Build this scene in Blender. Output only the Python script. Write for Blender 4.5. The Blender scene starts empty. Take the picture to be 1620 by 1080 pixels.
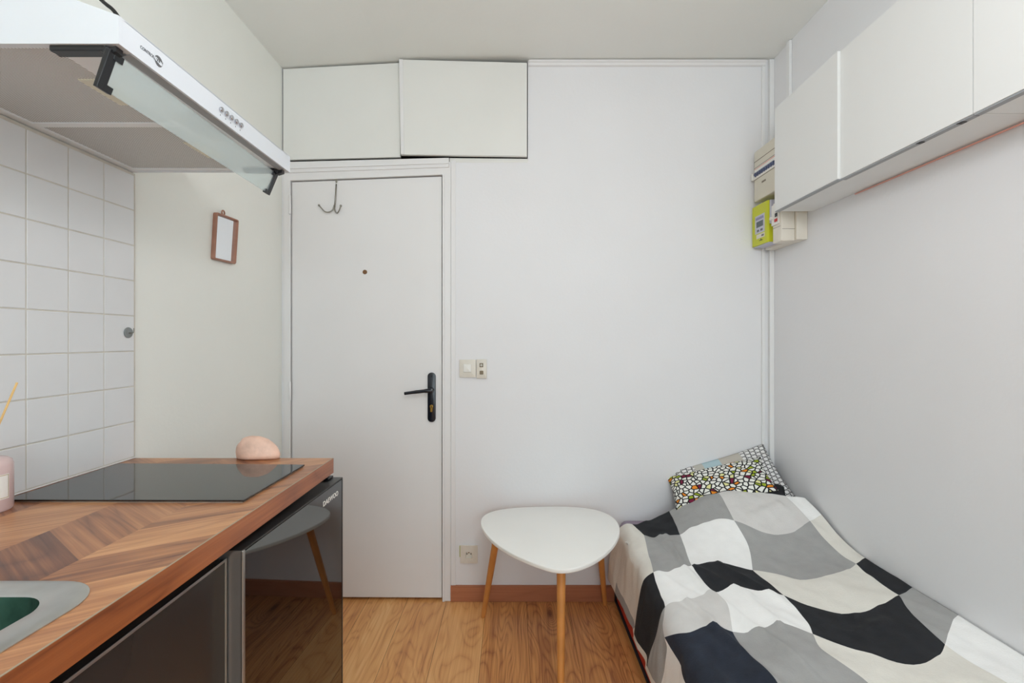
import bpy, bmesh, math, random
from mathutils import Vector, Matrix, noise
random.seed(7)
SC = bpy.context.scene
COL = SC.collection
PI = math.pi

# ------------------------------------------------------------------ camera, world, light, exposure
CAM_H, FPX, CX, CY = 1.265, 761.0, 811.0, 538.0          # eye height (m), focal length and vanishing point in a 1620x1080 frame
cam = bpy.data.cameras.new('camera'); cam_o = bpy.data.objects.new('camera', cam); COL.objects.link(cam_o)
cam.sensor_width = 36.0; cam.lens = FPX / 1620 * 36; cam.clip_start = .02
cam.shift_x = -(CX - 810) / 1620; cam.shift_y = (CY - 540) / 1620
cam_o.location = (0, 0, CAM_H); cam_o.rotation_euler = (PI / 2, 0, 0)
SC.camera = cam_o

SC.view_settings.view_transform = 'Standard'; SC.view_settings.look = 'None'
SC.view_settings.gamma = 1.0; SC.view_settings.use_curve_mapping = False
SC.view_settings.exposure = .33
SC.cycles.max_bounces = 14; SC.cycles.diffuse_bounces = 8; SC.cycles.glossy_bounces = 5; SC.cycles.transparent_max_bounces = 8
SC.cycles.sample_clamp_indirect = 6.0

wd = bpy.data.worlds.new('sky'); SC.world = wd; wd.use_nodes = True
wd.node_tree.nodes['Background'].inputs[0].default_value = (.78, .88, 1, 1)
wd.node_tree.nodes['Background'].inputs[1].default_value = 2.0

def area_light(name, loc, rot, sx, sy, watts, color):
    l = bpy.data.lights.new(name, 'AREA'); l.shape = 'RECTANGLE'; l.size = sx; l.size_y = sy; l.energy = watts; l.color = color
    o = bpy.data.objects.new(name, l); COL.objects.link(o); o.location = loc; o.rotation_euler = rot
    return o
REAR = -2.5                                             # wall behind the camera, with the window that lights the room
area_light('window_daylight', (.25, REAR - .16, 1.62), (PI / 2, 0, 0), 1.9, 1.65, 31, (.90, .95, 1.0))
FILL_W = 24.0                                             # strength of the added fill globe, unseen above the frame

# ------------------------------------------------------------------ materials
def lin(c):
    c = c / 255.0
    return c / 12.92 if c <= .04045 else ((c + .055) / 1.055) ** 2.4
def rgb(c): return (lin(c[0]), lin(c[1]), lin(c[2]), 1)

def nodes_of(m): return m.node_tree.nodes, m.node_tree.links
def mat(name, color, rough=.5, metal=0.0, var=.05, scale=6.0, bump=0.0, bscale=60.0, ior=1.5, emit=0, alpha=None, spec=None):
    m = bpy.data.materials.new(name); m.use_nodes = True
    N, L = nodes_of(m); b = N['Principled BSDF']
    b.inputs['Roughness'].default_value = rough; b.inputs['Metallic'].default_value = metal; b.inputs['IOR'].default_value = ior
    if spec is not None: b.inputs['Specular IOR Level'].default_value = spec
    tc = N.new('ShaderNodeTexCoord')
    nz = N.new('ShaderNodeTexNoise'); nz.inputs['Scale'].default_value = scale; nz.inputs['Detail'].default_value = 4
    L.new(tc.outputs['Object'], nz.inputs['Vector'])
    rp = N.new('ShaderNodeValToRGB'); c = rgb(color)
    rp.color_ramp.elements[0].position = .3; rp.color_ramp.elements[1].position = .7
    rp.color_ramp.elements[0].color = tuple(max(0, x * (1 - var)) for x in c[:3]) + (1,)
    rp.color_ramp.elements[1].color = tuple(min(1, x * (1 + var)) for x in c[:3]) + (1,)
    L.new(nz.outputs['Fac'], rp.inputs['Fac']); L.new(rp.outputs['Color'], b.inputs['Base Color'])
    if bump:
        n2 = N.new('ShaderNodeTexNoise'); n2.inputs['Scale'].default_value = bscale; n2.inputs['Detail'].default_value = 5
        L.new(tc.outputs['Object'], n2.inputs['Vector'])
        bp = N.new('ShaderNodeBump'); bp.inputs['Strength'].default_value = bump; bp.inputs['Distance'].default_value = .004
        L.new(n2.outputs['Fac'], bp.inputs['Height']); L.new(bp.outputs['Normal'], b.inputs['Normal'])
    return m

def wood_mat(name, stops, rough, grain=1.0, gap=None, ring=10.0, spread=.42, knots=0.0, cath=.10):
    """plank wood: UV.x runs along the plank (m), UV.y across; attribute 'plank' carries a random tone and a random offset"""
    m = bpy.data.materials.new(name); m.use_nodes = True
    N, L = nodes_of(m); b = N['Principled BSDF']; b.inputs['Roughness'].default_value = rough
    uv = N.new('ShaderNodeUVMap'); at = N.new('ShaderNodeAttribute'); at.attribute_name = 'plank'
    sep = N.new('ShaderNodeSeparateXYZ'); L.new(at.outputs['Vector'], sep.inputs[0])
    off = N.new('ShaderNodeCombineXYZ'); mu = N.new('ShaderNodeMath'); mu.operation = 'MULTIPLY'; mu.inputs[1].default_value = 37.0
    L.new(sep.outputs[1], mu.inputs[0]); L.new(mu.outputs[0], off.inputs[2]); L.new(mu.outputs[0], off.inputs[0])
    add = N.new('ShaderNodeVectorMath'); L.new(uv.outputs[0], add.inputs[0]); L.new(off.outputs[0], add.inputs[1])
    def mapped(sx, sy):
        mp = N.new('ShaderNodeMapping'); mp.inputs['Scale'].default_value = (sx, sy, 1); L.new(add.outputs[0], mp.inputs[0]); return mp
    def nz(sx, sy, det=3, dist=0.0):
        n = N.new('ShaderNodeTexNoise'); n.inputs['Scale'].default_value = 1; n.inputs['Detail'].default_value = det; n.inputs['Distortion'].default_value = dist
        L.new(mapped(sx, sy).outputs[0], n.inputs['Vector']); return n.outputs['Fac']
    def math_(op, a, bb):
        n = N.new('ShaderNodeMath'); n.operation = op
        for i, x in enumerate((a, bb)):
            if isinstance(x, (int, float)): n.inputs[i].default_value = x
            else: L.new(x, n.inputs[i])
        return n.outputs[0]
    big = nz(1.3, 6.0, 2, .5)
    vo = N.new('ShaderNodeTexVoronoi'); vo.inputs['Scale'].default_value = 1; L.new(mapped(1.5, 4.6).outputs[0], vo.inputs['Vector'])
    kn = math_('POWER', math_('MAXIMUM', math_('SUBTRACT', 1.0, math_('MULTIPLY', vo.outputs['Distance'], 2.1)), 0.0), 3.0)
    big = math_('ADD', big, math_('MULTIPLY', kn, .45 * knots))
    rings = math_('SINE', math_('MULTIPLY', big, ring * 2 * PI / 2.2), 0)
    rings = math_('SUBTRACT', math_('MULTIPLY', math_('POWER', math_('ABSOLUTE', rings, 0), .6), 2.0), 1.3)
    fine = nz(4, 150, 5)
    mid = nz(1.1, 16, 4, .8)
    tone = math_('MULTIPLY', math_('SUBTRACT', sep.outputs[0], .5), spread)
    v = math_('ADD', math_('MULTIPLY', rings, cath * grain), tone)
    v = math_('ADD', v, math_('MULTIPLY', math_('SUBTRACT', fine, .5), .60 * grain))
    v = math_('ADD', v, math_('MULTIPLY', math_('SUBTRACT', mid, .5), .6 * grain))
    v = math_('ADD', v, .5)
    v = math_('SUBTRACT', v, math_('MULTIPLY', math_('POWER', kn, 4.0), .8 * knots))
    rp = N.new('ShaderNodeValToRGB'); rp.color_ramp.elements.remove(rp.color_ramp.elements[0])
    for i, (p, c) in enumerate(stops):
        e = rp.color_ramp.elements[0] if i == 0 else rp.color_ramp.elements.new(p)
        e.position = p; e.color = rgb(c)
    L.new(v, rp.inputs['Fac']); L.new(rp.outputs['Color'], b.inputs['Base Color'])
    bp = N.new('ShaderNodeBump'); bp.inputs['Strength'].default_value = .08; bp.inputs['Distance'].default_value = .002
    L.new(fine, bp.inputs['Height']); L.new(bp.outputs['Normal'], b.inputs['Normal'])
    return m

def thin_glass(name, tint, clear, rough=.03, ior=1.5):
    m = bpy.data.materials.new(name); m.use_nodes = True
    N, L = nodes_of(m); b = N['Principled BSDF']; out = N['Material Output']
    b.inputs['Roughness'].default_value = rough; b.inputs['IOR'].default_value = ior
    nz = N.new('ShaderNodeTexNoise'); nz.inputs['Scale'].default_value = 3
    rp = N.new('ShaderNodeValToRGB'); c = rgb(tint)
    rp.color_ramp.elements[0].color = tuple(x * .96 for x in c[:3]) + (1,); rp.color_ramp.elements[1].color = c
    L.new(nz.outputs['Fac'], rp.inputs['Fac']); L.new(rp.outputs['Color'], b.inputs['Base Color'])
    tr = N.new('ShaderNodeBsdfTransparent'); tr.inputs[0].default_value = (.93, .97, .96, 1)
    mx = N.new('ShaderNodeMixShader'); mx.inputs[0].default_value = clear
    L.new(b.outputs[0], mx.inputs[1]); L.new(tr.outputs[0], mx.inputs[2]); L.new(mx.outputs[0], out.inputs[0])
    return m

M = {}
M['wall'] = mat('white_wall_paint', (228, 228, 230), .55, var=.012, scale=2.5, bump=.10, bscale=90)
M['wall_cream'] = mat('cream_wall_paint', (237, 238, 232), .5, var=.015, scale=2.5, bump=.14, bscale=70)
M['ceil'] = mat('ceiling_paint', (232, 233, 229), .7, var=.02, scale=1.5, bump=.08)
M['gloss_white'] = mat('white_gloss_paint', (228, 227, 227), .35, var=.012, scale=3, bump=.03)
M['panel_white'] = mat('painted_panel', (226, 226, 222), .45, var=.02, scale=3, bump=.05)
M['dark_gap'] = mat('dark_void', (38, 28, 22), .9)
M['tile'] = mat('glazed_tile', (224, 225, 226), .16, var=.012, scale=9, bump=.03, bscale=14)
M['grout'] = mat('grout', (205, 200, 190), .8, var=.08, scale=20, bump=.2)
M['hood_white'] = mat('hood_enamel', (222, 227, 233), .3, var=.01)
M['hood_under_lit'] = mat('hood_enamel_lit_under', (238, 241, 243), .35, var=.02)  # hood enamel lightened underneath, stands in for light bounced off the worktop
M['black_plastic'] = mat('black_plastic', (16, 18, 22), .3, var=.1)
M['chrome'] = mat('chrome', (190, 190, 195), .15, 1.0)
M['steel'] = mat('brushed_steel', (196, 197, 194), .33, .85, var=.05, scale=30, bump=.03)
M['grey_ink'] = mat('grey_ink', (95, 97, 100), .5)
M['beige_plastic'] = mat('yellowed_plastic', (222, 219, 200), .4)
M['frost'] = mat('frosted_diffuser', (205, 203, 200), .5)
M['visor'] = thin_glass('visor_glass', (220, 231, 232), .62)
M['pane'] = thin_glass('window_glass', (230, 240, 245), .93)
M['hob_glass'] = mat('black_hob_glass', (14, 15, 16), .035, var=.1, ior=1.75)
M['fridge_glass'] = mat('dark_mirror_glass', (15, 13, 13), .02, var=.05, ior=1.95)
M['fridge_black'] = mat('fridge_black', (14, 13, 13), .45)
M['cab_dark'] = mat('dark_brown_laminate', (46, 45, 44), .22, var=.05, scale=4, ior=1.5)
M['cab_rail'] = mat('brown_rail', (46, 34, 28), .5)
M['alu'] = mat('aluminium_profile', (168, 166, 163), .3, .8, var=.04)
M['alu_dark'] = mat('dark_metal_edge', (66, 65, 64), .35, .6)
M['sink_green'] = mat('green_bowl_enamel', (50, 78, 66), .12, var=.6, scale=14)
M['mirror'] = mat('mirror_silver', (235, 238, 242), .02, 1.0, var=.01)
M['rosewood'] = mat('pinkish_wood_frame', (158, 112, 92), .4, var=.12, scale=25)
M['pink_glass'] = mat('pink_bottle_glass', (216, 190, 188), .2, var=.04)
M['paper'] = mat('label_paper', (236, 233, 228), .7)
M['gold'] = mat('gold_line', (190, 160, 95), .4, .5)
M['pink_ink'] = mat('pink_ink', (205, 130, 150), .6)
M['reed'] = mat('reed_wood', (226, 186, 120), .6, var=.1, scale=40)
M['salt'] = mat('pink_salt_rock', (228, 190, 170), .45, var=.22, scale=16, bump=.6, bscale=35)
M['handle_black'] = mat('black_blue_handle', (14, 19, 30), .25, var=.1)
M['brass'] = mat('brass', (200, 160, 80), .25, 1.0)
M['bronze'] = mat('bronze', (120, 88, 60), .35, .8)
M['nickel'] = mat('grey_metal', (150, 148, 140), .3, .9)
M['switch'] = mat('switch_plastic', (228, 226, 220), .3, var=.02)
M['switch_old'] = mat('aged_switch_plastic', (219, 213, 202), .4, var=.05, scale=20)
M['brown_spot'] = mat('brown_button', (120, 106, 84), .5)
M['socket_green'] = mat('yellow_green_back_box', (178, 178, 96), .6)
M['hole'] = mat('black_hole', (18, 16, 15), .8)
M['table_white'] = mat('table_lacquer', (244, 243, 239), .3, var=.01)
M['beech'] = mat('beech_leg', (205, 138, 72), .4, var=.12, scale=14)
M['red'] = mat('red_fabric', (205, 62, 36), .8, var=.08, scale=30, bump=.1)
M['navy'] = mat('navy_piping', (20, 27, 44), .8)
M['lilac'] = mat('lilac_sheet', (150, 136, 152), .9, var=.06, scale=30, bump=.1)
M['box_beige'] = mat('beige_fuse_box', (214, 208, 192), .45, var=.03)
M['box_white'] = mat('offwhite_plastic', (226, 220, 208), .45, var=.03)
M['line_grey'] = mat('groove_grey', (120, 110, 95), .7)
M['line_red'] = mat('orange_line', (222, 130, 100), .6)
M['breaker_blue'] = mat('breaker_blue', (72, 84, 118), .4)
M['lime'] = mat('lime_plastic', (200, 205, 38), .35, var=.03)
M['lilac_plastic'] = mat('lilac_grey_plastic', (196, 196, 212), .45)
M['lcd'] = mat('lcd_grey', (84, 94, 104), .2)
M['purple_ink'] = mat('purple_ink', (128, 124, 168), .6)
M['dark_ink'] = mat('dark_ink', (52, 56, 66), .6)
M['btn_black'] = mat('button_black', (22, 22, 26), .4)
M['btn_red'] = mat('button_red', (196, 34, 34), .4)
M['wallcab'] = mat('wall_cabinet_white', (228, 229, 228), .32, var=.01, scale=3)
M['wallcab_in'] = mat('wall_cabinet_underside', (228, 230, 229), .5, var=.02)
M['edge_grey'] = mat('grey_edge', (150, 153, 157), .4)
M['cable_red'] = mat('salmon_cable', (236, 172, 156), .5)
M['cable_black'] = mat('black_cable', (12, 12, 12), .45)
M['trunk'] = mat('white_trunking', (230, 230, 230), .4, var=.01)
def cloth(name, c, var=.05): return mat(name, c, .88, var=var, scale=26, bump=.25, bscale=220)
M['c_black'] = cloth('cotton_black', (27, 29, 34), .25)
M['c_black_lit'] = cloth('cotton_black_lit', (33, 40, 54), .25)  # same black cotton where lit, the light put into its colour
M['c_grey'] = cloth('cotton_grey', (164, 164, 163))
M['c_lgrey'] = cloth('cotton_light_grey', (216, 214, 212), .03)
M['c_white'] = cloth('cotton_white', (246, 246, 245), .02)
M['c_cream'] = cloth('cotton_cream', (228, 225, 217), .03)

M['worktop'] = wood_mat('walnut_block', [(.0, (74, 44, 34)), (.25, (122, 76, 52)), (.5, (170, 114, 74)), (.75, (204, 148, 100)), (1, (224, 176, 128))], .3, 1.0, ring=9, spread=.75, knots=.35, cath=.07)
M['edge_wood'] = wood_mat('walnut_edge', [(.0, (78, 38, 20)), (.3, (122, 64, 34)), (.6, (160, 92, 50)), (1, (196, 124, 74))], .32, 1.0, ring=8)
M['floor'] = wood_mat('oak_laminate', [(.0, (112, 64, 36)), (.25, (168, 106, 62)), (.5, (212, 150, 90)), (.75, (230, 174, 112)), (1, (242, 200, 144))], .3, .95, ring=22, spread=.55, knots=1.0, cath=.11)
M['skirt'] = wood_mat('oak_skirting', [(.0, (120, 68, 45)), (.4, (165, 103, 72)), (.7, (186, 122, 88)), (1, (200, 140, 104))], .4, .5, ring=8)

def stripe_mat():
    m = bpy.data.materials.new('aluminium_filter_mesh'); m.use_nodes = True
    N, L = nodes_of(m); b = N['Principled BSDF']; b.inputs['Roughness'].default_value = .5; b.inputs['Metallic'].default_value = .1
    tc = N.new('ShaderNodeTexCoord'); mp = N.new('ShaderNodeMapping'); mp.inputs['Rotation'].default_value = (0, 0, math.radians(25))
    L.new(tc.outputs['Object'], mp.inputs[0])
    w = N.new('ShaderNodeTexWave'); w.wave_type = 'BANDS'; w.bands_direction = 'X'; w.inputs['Scale'].default_value = 58
    L.new(mp.outputs[0], w.inputs[0])
    rp = N.new('ShaderNodeValToRGB'); rp.color_ramp.elements[0].position = .3; rp.color_ramp.elements[1].position = .75
    rp.color_ramp.elements[0].color = rgb((128, 128, 124)); rp.color_ramp.elements[1].color = rgb((250, 251, 250))
    L.new(w.outputs['Fac'], rp.inputs[0]); L.new(rp.outputs[0], b.inputs['Base Color'])
    return m
M['filter'] = stripe_mat()

def mosaic_mat():
    m = bpy.data.materials.new('mosaic_print'); m.use_nodes = True
    N, L = nodes_of(m); b = N['Principled BSDF']; b.inputs['Roughness'].default_value = .85
    uv = N.new('ShaderNodeUVMap'); mp = N.new('ShaderNodeMapping'); mp.inputs['Rotation'].default_value = (0, 0, .35); mp.inputs['Scale'].default_value = (44, 58, 1)
    L.new(uv.outputs[0], mp.inputs[0])
    v1 = N.new('ShaderNodeTexVoronoi'); v1.voronoi_dimensions = '2D'; v1.feature = 'DISTANCE_TO_EDGE'; v1.inputs['Scale'].default_value = 1
    v2 = N.new('ShaderNodeTexVoronoi'); v2.voronoi_dimensions = '2D'; v2.feature = 'F1'; v2.inputs['Scale'].default_value = 1
    L.new(mp.outputs[0], v1.inputs['Vector']); L.new(mp.outputs[0], v2.inputs['Vector'])
    sp = N.new('ShaderNodeSeparateColor'); L.new(v2.outputs['Color'], sp.inputs[0])
    r = N.new('ShaderNodeValToRGB'); r.color_ramp.interpolation = 'CONSTANT'; E_ = r.color_ramp.elements
    E_[0].position = 0; E_[0].color = rgb((236, 236, 230))
    E_[1].position = .70; E_[1].color = rgb((158, 176, 40))
    for p, c in ((.80, (226, 224, 160)), (.88, (236, 142, 32)), (.935, (118, 14, 56))):
        e = E_.new(p); e.color = rgb(c)
    L.new(sp.outputs[0], r.inputs[0])
    lt = N.new('ShaderNodeMath'); lt.operation = 'GREATER_THAN'; lt.inputs[1].default_value = .13; L.new(v1.outputs['Distance'], lt.inputs[0])
    mx = N.new('ShaderNodeMix'); mx.data_type = 'RGBA'; mx.inputs[6].default_value = rgb((14, 13, 16))
    L.new(lt.outputs[0], mx.inputs[0]); L.new(r.outputs[0], mx.inputs[7]); L.new(mx.outputs[2], b.inputs['Base Color'])
    return m
M['mosaic'] = mosaic_mat()

def pillow_mat():
    """bands of taupe and pale blue with a white band that carries a thin black net of lines at either end"""
    m = bpy.data.materials.new('net_print_pillow'); m.use_nodes = True
    N, L = nodes_of(m); b = N['Principled BSDF']; b.inputs['Roughness'].default_value = .85
    uv = N.new('ShaderNodeUVMap'); sx = N.new('ShaderNodeSeparateXYZ'); L.new(uv.outputs[0], sx.inputs[0])
    def lines(rot, sc):
        mp = N.new('ShaderNodeMapping'); mp.inputs['Rotation'].default_value = (0, 0, rot); L.new(uv.outputs[0], mp.inputs[0])
        w = N.new('ShaderNodeTexWave'); w.bands_direction = 'X'; w.inputs['Scale'].default_value = sc; w.inputs['Distortion'].default_value = .6; w.inputs['Detail Scale'].default_value = 30
        L.new(mp.outputs[0], w.inputs[0])
        g = N.new('ShaderNodeMath'); g.operation = 'GREATER_THAN'; g.inputs[1].default_value = .955; L.new(w.outputs['Fac'], g.inputs[0]); return g
    a, c, d = lines(.1, 5.5), lines(1.15, 5.5), lines(2.2, 5.5)
    m1 = N.new('ShaderNodeMath'); m1.operation = 'MAXIMUM'; L.new(a.outputs[0], m1.inputs[0]); L.new(c.outputs[0], m1.inputs[1])
    m2 = N.new('ShaderNodeMath'); m2.operation = 'MAXIMUM'; L.new(m1.outputs[0], m2.inputs[0]); L.new(d.outputs[0], m2.inputs[1])
    net = N.new('ShaderNodeMix'); net.data_type = 'RGBA'; net.inputs[6].default_value = rgb((230, 229, 228)); net.inputs[7].default_value = rgb((24, 24, 28))
    L.new(m2.outputs[0], net.inputs[0])
    r = N.new('ShaderNodeValToRGB'); r.color_ramp.interpolation = 'CONSTANT'; E_ = r.color_ramp.elements
    E_[0].position = 0; E_[0].color = (1, 1, 1, 1); E_[1].position = .20; E_[1].color = (0, 0, 0, 1); e = E_.new(.70); e.color = (1, 1, 1, 1)
    L.new(sx.outputs[0], r.inputs[0])
    r2 = N.new('ShaderNodeValToRGB'); r2.color_ramp.interpolation = 'CONSTANT'; E2 = r2.color_ramp.elements
    E2[0].position = 0; E2[0].color = rgb((190, 186, 178)); E2[1].position = .30; E2[1].color = rgb((176, 200, 208)); e = E2.new(.48); e.color = rgb((190, 184, 174))
    L.new(sx.outputs[0], r2.inputs[0])
    mx = N.new('ShaderNodeMix'); mx.data_type = 'RGBA'
    L.new(r.outputs[0], mx.inputs[0]); L.new(r2.outputs[0], mx.inputs[6]); L.new(net.outputs[2], mx.inputs[7]); L.new(mx.outputs[2], b.inputs['Base Color'])
    return m
M['net'] = pillow_mat()

# ------------------------------------------------------------------ helpers
def tag(o, label=None, cat=None, group=None, kind=None):
    if label: o['label'] = label
    if cat: o['category'] = cat
    if group: o['group'] = group
    if kind: o['kind'] = kind
    return o
def thing(name, loc, label=None, cat=None, group=None, kind=None):
    o = bpy.data.objects.new(name, None); COL.objects.link(o); o.location = loc; o.empty_display_size = .05
    return tag(o, label, cat, group, kind)
def world_loc(o):
    v = Vector((0, 0, 0))
    while o: v += o.location; o = o.parent
    return v
def obj(name, bm, mats, parent=None, smooth=False, origin=None):
    """link a bmesh given in world metres as one object; children are stored relative to their parent"""
    base = world_loc(parent) if parent else Vector(origin or (0, 0, 0))
    bmesh.ops.translate(bm, verts=bm.verts, vec=-base)
    me = bpy.data.meshes.new(name); bm.to_mesh(me); bm.free()
    for m in (mats if isinstance(mats, (list, tuple)) else [mats]): me.materials.append(m)
    if smooth:
        me.polygons.foreach_set('use_smooth', [True] * len(me.polygons))
    o = bpy.data.objects.new(name, me); COL.objects.link(o)
    if parent: o.parent = parent
    else: o.location = base
    if smooth == 'auto':
        try:
            me.set_sharp_from_angle(angle=math.radians(40))
        except Exception: pass
    return o
def nb(): return bmesh.new()
def box(bm, x0, x1, y0, y1, z0, z1, bev=0.0, seg=2, mi=0):
    x0, x1 = sorted((x0, x1)); y0, y1 = sorted((y0, y1)); z0, z1 = sorted((z0, z1))
    r = bmesh.ops.create_cube(bm, size=1.0); vs = r['verts']
    for v in vs: v.co = Vector(((x0 + x1) / 2 + v.co.x * (x1 - x0), (y0 + y1) / 2 + v.co.y * (y1 - y0), (z0 + z1) / 2 + v.co.z * (z1 - z0)))
    fs = set(f for v in vs for f in v.link_faces)
    for f in fs: f.material_index = mi
    if bev:
        es = list(set(e for v in vs for e in v.link_edges))
        bmesh.ops.bevel(bm, geom=es, offset=bev, segments=seg, profile=.5, affect='EDGES', clamp_overlap=True)
    return bm
def bx(*a, **k): return box(nb(), *a, **k)
def prism(bm, pts, axis, a0, a1, bev=0.0, seg=2, mi=0):
    """closed outline given in the two other axes, swept along axis from a0 to a1"""
    def co(p, a):
        return {'x': (a, p[0], p[1]), 'y': (p[0], a, p[1]), 'z': (p[0], p[1], a)}[axis]
    v0 = [bm.verts.new(co(p, a0)) for p in pts]; v1 = [bm.verts.new(co(p, a1)) for p in pts]
    n = len(pts); fs = [bm.faces.new(v0), bm.faces.new(v1[::-1])]
    for i in range(n): fs.append(bm.faces.new((v0[(i + 1) % n], v0[i], v1[i], v1[(i + 1) % n])))
    for f in fs: f.material_index = mi
    bmesh.ops.recalc_face_normals(bm, faces=fs)
    if bev:
        es = list(fs[0].edges) + list(fs[1].edges)
        bmesh.ops.bevel(bm, geom=es, offset=bev, segments=seg, profile=.5, affect='EDGES', clamp_overlap=True)
    return bm
def tube(bm, pts, r, n=10, cap=True, mi=0):
    pts = [Vector(p) for p in pts]; rr = r if isinstance(r, (list, tuple)) else [r] * len(pts)
    rings = []; up = None
    for i, p in enumerate(pts):
        d = (pts[min(i + 1, len(pts) - 1)] - pts[max(i - 1, 0)]).normalized()
        if up is None:
            up = Vector((0, 0, 1)) if abs(d.z) < .9 else Vector((1, 0, 0))
        s = d.cross(up).normalized(); up = s.cross(d).normalized()
        rings.append([bm.verts.new(p + (s * math.cos(2 * PI * k / n) + up * math.sin(2 * PI * k / n)) * rr[i]) for k in range(n)])
    fs = []
    for a, b in zip(rings, rings[1:]):
        for k in range(n): fs.append(bm.faces.new((a[k], a[(k + 1) % n], b[(k + 1) % n], b[k])))
    if cap: fs += [bm.faces.new(rings[0][::-1]), bm.faces.new(rings[-1])]
    for f in fs: f.material_index = mi
    bmesh.ops.recalc_face_normals(bm, faces=fs)
    return bm
def disc(bm, c, axis, r, a0, a1, n=24, bev=0.0, mi=0):
    """short cylinder about an axis through c=(two other coords)"""
    pts = [(c[0] + r * math.cos(2 * PI * k / n), c[1] + r * math.sin(2 * PI * k / n)) for k in range(n)]
    return prism(bm, pts, axis, a0, a1, bev, 2, mi)
def lathe(bm, c, prof, n=28, mi=0):
    rings = [[bm.verts.new((c[0] + r * math.cos(2 * PI * k / n), c[1] + r * math.sin(2 * PI * k / n), z)) for k in range(n)] for r, z in prof]
    for a, b in zip(rings, rings[1:]):
        for k in range(n): bm.faces.new((a[k], a[(k + 1) % n], b[(k + 1) % n], b[k])).material_index = mi
    bm.faces.new(rings[0][::-1]).material_index = mi; bm.faces.new(rings[-1]).material_index = mi
    return bm
def rrect(x0, x1, y0, y1, r, n=6):
    out = []
    for cx, cy, a in ((x1 - r, y1 - r, 0), (x0 + r, y1 - r, 90), (x0 + r, y0 + r, 180), (x1 - r, y0 + r, 270)):
        for k in range(n + 1):
            t = math.radians(a + 90 * k / n); out.append((cx + r * math.cos(t), cy + r * math.sin(t)))
    return out
def spline(pts, n, closed=False):
    P_ = [Vector(p) for p in pts]; m = len(P_); out = []
    for i in range(m if closed else m - 1):
        if closed: p0, p1, p2, p3 = P_[(i - 1) % m], P_[i], P_[(i + 1) % m], P_[(i + 2) % m]
        else: p0, p1, p2, p3 = P_[max(i - 1, 0)], P_[i], P_[i + 1], P_[min(i + 2, m - 1)]
        for k in range(n):
            t = k / n
            out.append(.5 * ((2 * p1) + (p2 - p0) * t + (2 * p0 - 5 * p1 + 4 * p2 - p3) * t * t + (3 * p1 - p0 - 3 * p2 + p3) * t ** 3))
    if not closed: out.append(P_[-1])
    return out
def lettering(name, body, loc, rot, width, height, m, parent, bold=0.0, depth=.0004):
    cu = bpy.data.curves.new(name, 'FONT'); cu.body = body; cu.size = 1.0; cu.extrude = depth; cu.offset = 0
    cu.materials.append(m)
    o = bpy.data.objects.new(name, cu); COL.objects.link(o)
    bpy.context.view_layer.update()
    w, h = o.dimensions.x, o.dimensions.y
    cu.offset = bold; bpy.context.view_layer.update()
    me = bpy.data.meshes.new_from_object(o.evaluated_get(bpy.context.evaluated_depsgraph_get()))
    bpy.data.objects.remove(o); bpy.data.curves.remove(cu)
    x0 = min(v.co.x for v in me.vertices); y0 = min(v.co.y for v in me.vertices)
    for v in me.vertices: v.co = Vector(((v.co.x - x0) * width / w, (v.co.y - y0) * height / h, v.co.z))
    me.name = name; o = bpy.data.objects.new(name, me); COL.objects.link(o)
    o.rotation_euler = rot; o.parent = parent; o.location = Vector(loc) - world_loc(parent)
    return o
def U(px, py, z):
    """point at height z seen at that place of the photograph"""
    Y = FPX * (CAM_H - z) / (py - CY)
    return ((px - CX) / FPX * Y, Y)
def clip(poly, axis, val, keep_less):
    out = []
    for i in range(len(poly)):
        a, b = poly[i], poly[(i + 1) % len(poly)]
        ia = (a[axis] <= val) == keep_less or a[axis] == val; ib = (b[axis] <= val) == keep_less or b[axis] == val
        if ia: out.append(a)
        if ia != ib:
            t = (val - a[axis]) / (b[axis] - a[axis]); out.append(tuple(a[j] + (b[j] - a[j]) * t for j in range(2)))
    return out
def clip_rect(poly, r):
    for axis, val, less in ((0, r[0], False), (0, r[1], True), (1, r[2], False), (1, r[3], True)):
        if len(poly) < 3: return []
        poly = clip(poly, axis, val, less)
    return poly if len(poly) >= 3 else []
def plank_face(bm, vs, tone, uvf, mi=0):
    uvl = bm.loops.layers.uv.get('UVMap') or bm.loops.layers.uv.new('UVMap')
    cl = bm.loops.layers.float_color.get('plank') or bm.loops.layers.float_color.new('plank')
    f = bm.faces.new(vs); f.material_index = mi; rnd = random.random()
    for l in f.loops:
        l[uvl].uv = uvf(l.vert.co); l[cl] = (tone, rnd, 0, 1)
    return f
def plank_box(bm, x0, x1, y0, y1, z0, z1, tone, along='x', mi=0):
    ax = 'xyz'.index(along)
    c = [(x, y, z) for x in (x0, x1) for y in (y0, y1) for z in (z0, z1)]
    v = [bm.verts.new(p) for p in c]
    rnd = random.random() * 3
    for q in ((0, 1, 3, 2), (4, 6, 7, 5), (0, 4, 5, 1), (2, 3, 7, 6), (0, 2, 6, 4), (1, 5, 7, 3)):
        plank_face(bm, [v[i] for i in q], tone, lambda co: (co[ax] + rnd, sum(co[k] for k in range(3) if k != ax)), mi)
    bmesh.ops.recalc_face_normals(bm, faces=bm.faces)

# ------------------------------------------------------------------ the setting
XL, XR, YB = -1.122, 1.263, 2.338
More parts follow.
